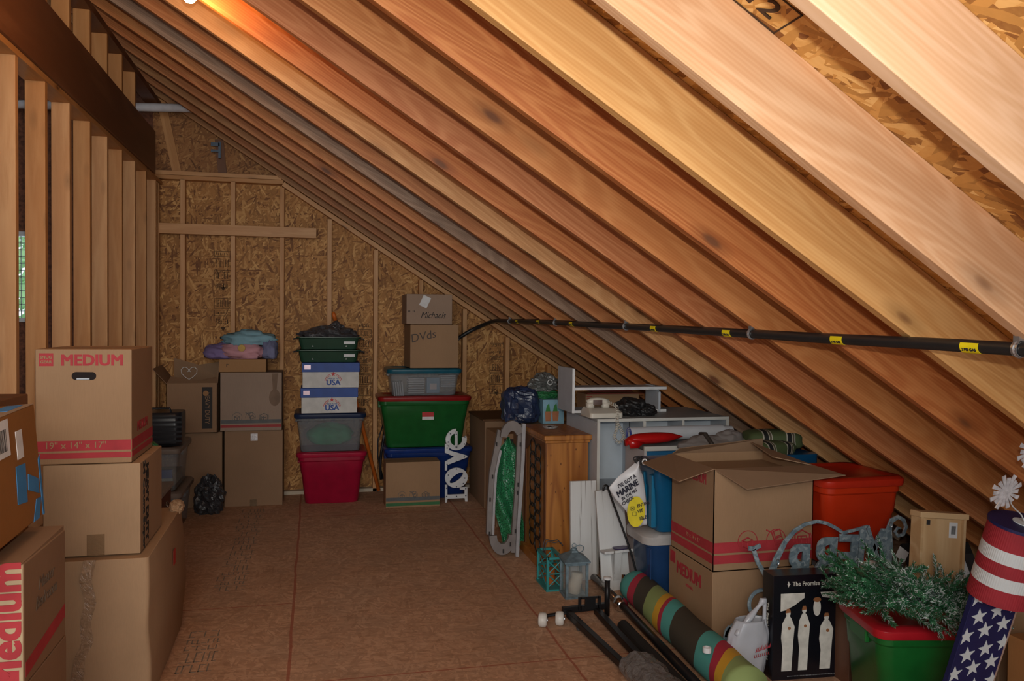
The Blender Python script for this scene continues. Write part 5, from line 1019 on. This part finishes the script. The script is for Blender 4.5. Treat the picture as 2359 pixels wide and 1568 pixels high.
# ------------------------------------------------------------------ green and red bin, garland
t = tote(2.31, 2.77, 0, .38, .34, .40, plain('xmas_green', (.010, .12, .022), .3), plain('xmas_red_lid', (.42, .012, .020), .28), 'bright green bin with a red lid under the frosted evergreen garland', taper=.12, rz=-12)
t = thing('evergreen_garland', 'frosted artificial evergreen garland heaped on the red lidded bin', 'garland', (2.245, 2.68, .42))
rnd = random.Random(12); nd_, sn, stm = MB(), MB(), MB()
def sprig(p0, p1, rad, frost):
    p0, p1 = Vector(p0), Vector(p1); d = p1-p0; L_ = d.length; d.normalize(); a = d.orthogonal().normalized(); b_ = d.cross(a); stm.tube([p0, p1], [.003, .0015], 4); n = int(L_*1000)
    for i in range(n):
        u = i/n; q = rnd.random()*6.283; dirv = (a*math.cos(q)+b_*math.sin(q))*.9+d*rnd.uniform(.5, 1.0); dirv.normalize(); r_ = rad*(1-.55*u)*rnd.uniform(.75, 1.15); s0 = p0+d*L_*u; s_ = dirv.cross(d).normalized()*.0018
        tgt = sn if rnd.random() < frost else nd_
        e = s0+dirv*r_; tgt.add([s0-s_, s0+s_, e+s_*.5, e-s_*.5], [(0, 1, 2, 3)])
for k in range(300):
    u = rnd.random()**.75; cx = -.25+.50*u; cy = rnd.uniform(-.12, .12); cz = .02+.14*rnd.random()*math.sin(math.pi*min(1, u+.15)); ang = rnd.uniform(0, 6.283)
    el = rnd.uniform(-.35, .7); L_ = rnd.uniform(.09, .16); dx = Vector((math.cos(ang)*math.cos(el)-.25, math.sin(ang)*math.cos(el)*.8-.25, math.sin(el))).normalized()
    p0 = Vector((cx, cy, cz+.02)); sprig(p0, p0+dx*L_, .026, (.5 if rnd.random() < .6 else .15) if u > .3 else .2)
for k in range(34):
    z = rnd.uniform(.08, .19); sprig((-.18, rnd.uniform(-.1, .1), z*.8), (-.33+rnd.uniform(-.02, .05), rnd.uniform(-.14, .1), z+rnd.uniform(-.02, .08)), .026, .1)
for k in range(18): x = rnd.uniform(-.1, .22); sprig((x, -.14, .05), (x+rnd.uniform(-.04, .04), -.22, -.0+rnd.uniform(-.02, .03)), .026, .45)
tag(nd_.build('green_needles', plain('needle_green', (.035, .15, .065), .5, var=.4), t), kind='stuff'); tag(sn.build('frosted_needles', plain('needle_frost', (.48, .55, .52), .6, var=.3), t), kind='stuff'); stm.build('stems', plain('stem_green', (.03, .08, .03), .7), t)
for k in range(12): x, z = .21+rnd.uniform(-.03, .05), .10+rnd.uniform(-.03, .05); MB().lathe([(.001, -.008), (.006, -.006), (.008, 0), (.006, .006), (.001, .008)], 10, M=Matrix.Translation((x, -.12+rnd.uniform(-.04, .02), z))).build('silver_berry', plain('silver', (.55, .5, .6), .1, 1), t, smooth=True)
# ------------------------------------------------------------------ wood box, snow box, frame, brown box
PL = wood('pale_pine', (.60, .43, .24), (.48, .31, .15), rings=8, s=(1, 1, 1), stretch=10, knots=False)
t = carton(2.42, 2.78, 2.86, 3.02, 0, .40, K2, 'dim kraft carton under the upright pine crate', tape=False)
t = thing('pine_crate', 'upright pale pine crate with a barcode sticker and black corner hardware', 'crate', (2.585, 2.94, .402), -3, rot=(R(-4), R(5), R(-3)))
o = MB().box(0, .32, -.10, .10, -.02, .02).build('panel', PL, t, bevel=.002); o.matrix_local = frame((0, 0, 0), (0, 0, 1), (1, 0, 0)); o2 = MB().box(-.115, .12, -.035, .035, .315, .34).build('top_board', PL, t, bevel=.003)
MB().box(.035, .075, -.0215, -.020, .235, .30).build('barcode_label', WH, t); MB().box(-.075, -.06, -.024, -.02, .285, .305).build('corner_hardware', BK, t); bar = MB()
for i in range(8): bar.box(.045+.0028*i, .0463+.0028*i, -.0225, -.0215, .25, .285)
bar.build('barcode', BK, t)
for x in (-.105, .10): MB().box(x-.006, x+.006, -.035, .03, .0, .32).build('side_board', PL, t)
t = thing('wooden_box', 'small dark wood framed box with a white dome behind the garland', 'box', (2.36, 3.06, 0)); MB().box(-.14, .12, -.05, .06, 0, .475).build('body', plain('dark_wood', (.13, .055, .03), .5), t, bevel=.003)
MB().box(-.14, .12, -.052, -.05, .42, .475).box(-.14, -.12, -.055, -.05, .3, .475).box(.10, .12, -.055, -.05, .3, .475).build('front_frame', plain('warm_wood', (.34, .16, .06), .5), t); m = MB(); blob(m, (-.01, -.01, .49), (.045, .04, .03), 91, 0, flat=True, ridged=False); m.build('white_dome', WH, t, smooth=True)
t = carton(2.60, 2.80, 2.62, 2.80, 0, .49, K1, 'small kraft carton peeking out behind the garland at the right', tape=False, top=False)
t = thing('picture_frame', 'black picture frame with a white mat lying under the rafters', 'picture frame', (2.86, 2.95, 0.0), 0, rot=(R(-38), 0, R(-8)))
m = MB(); m.box(-.17, .17, -.012, .012, .56, .62).box(-.17, -.12, -.012, .012, .14, .62).box(.12, .17, -.012, .012, .14, .62).box(-.17, .17, -.012, .012, .14, .19); m.build('frame', BK, t, bevel=.002); MB().box(-.12, .12, -.004, .002, .19, .56).build('mat', WH, t)
t = carton(2.46, 2.74, 2.12, 2.44, 0, .42, card('orange_card', (.38, .17, .06)), 'orange brown carton at the bottom right edge behind the firecracker', tape=False)
MB().box(-.14, -.06, -.1612, -.16, .33, .42).build('pale_tape', WH, t)
# ------------------------------------------------------------------ firecracker decoration
t = thing('firecracker_decoration', 'tall red white and blue wooden firecracker with stars and wire sparks', 'decoration', (2.23, 2.46, .0), rot=(R(14), R(4), R(4)))
NV = plain('firecracker_navy', (.010, .013, .075), .5); CW = plain('cracker_white', (.60, .64, .65), .6, var=.03); CRd = plain('cracker_red', (.30, .020, .030), .7)
MB().box(-.105, .105, .0, .02, 0, .72).build('board', NV, t, bevel=.002); MB().box(.105, .112, .0, .02, 0, .72).build('board_edge', plain('raw_edge', (.38, .25, .2), .6), t)
m = MB(); 
for j in range(9):
    for i in range(3):
        x = -.075+.075*i+(.02 if j % 2 else -.01); z = .03+.075*j+.022*i
        if z > .66 or abs(x) > .1: continue
        P = []
        for k in range(10): a = R(90+36*k+12); q = .034 if k % 2 == 0 else .014; P.append((max(-.104, min(.104, x+q*math.cos(a))), z+q*math.sin(a)))
        MB().prism(P, -.0015, .0).build('white_star', CW, t)
def crimped(z0, z1, mat, nm):
    n = 180; L = []
    for z in (z0, z1): L.append([((.118+.0006*(k % 2))*math.cos(2*math.pi*k/n), -.012+(.095+.0006*(k % 2))*math.sin(2*math.pi*k/n), z) for k in range(n)])
    return MB().loft(L).build(nm, mat, t)
zz = [.64, .70, .745, .79, .835, .905]
for i in range(5): crimped(zz[i], zz[i+1], (CRd, CW)[i % 2], 'red_band' if i % 2 == 0 else 'white_band')
MB().loft([[(r_*.122*math.cos(2*math.pi*k/48), -.012+r_*.098*math.sin(2*math.pi*k/48), z) for k in range(48)] for r_, z in ((1, .905), (1, .915))]).build('top_disc', NV, t)
MB().lathe([(.036, .915), (.036, .918), (.001, .918)], 24, M=Matrix.Translation((.0, -.012, 0))).build('white_centre', CW, t)
SV = plain('sparkle_silver', (.58, .58, .61), .25, .25, var=.25, scale=60)
for i, (sx_, sz, wx) in enumerate(((-.135, 1.03, [(0, 0), (-.03, .03), (-.08, .06)]), (-.075, 1.175, [(.012, 0), (.01, .06), (-.03, .16)]))):
    MB().tube(cr([(wx[0][0], -.012, .918), (wx[1][0], -.012, .918+wx[1][1]), (wx[2][0], -.015, .918+wx[2][1]), (sx_, -.02, sz)], 5), .0025, 8).build('wire', plain('white_wire', (.6, .6, .6), .3), t, smooth=True)
    m = MB(); m.prism(circ(.014, sx_, sz, 16), -.024, -.020)
    for k in range(16):
        a = R(k*22.5+5); r_ = .062 if k % 2 else .05; dx, dz = math.cos(a), math.sin(a); px, pz = -dz, dx; w0, w1 = .003, .0075
        m.prism([(sx_+dx*.01-px*w0, sz+dz*.01-pz*w0), (sx_+dx*r_-px*w1, sz+dz*r_-pz*w1), (sx_+dx*r_+px*w1, sz+dz*r_+pz*w1), (sx_+dx*.01+px*w0, sz+dz*.01+pz*w0)], -.023, -.020)
    m.build('spark_star', SV, t)

for o in C.objects:
    for k in ('w', 'd', 'h'):
        if k in o: del o[k]
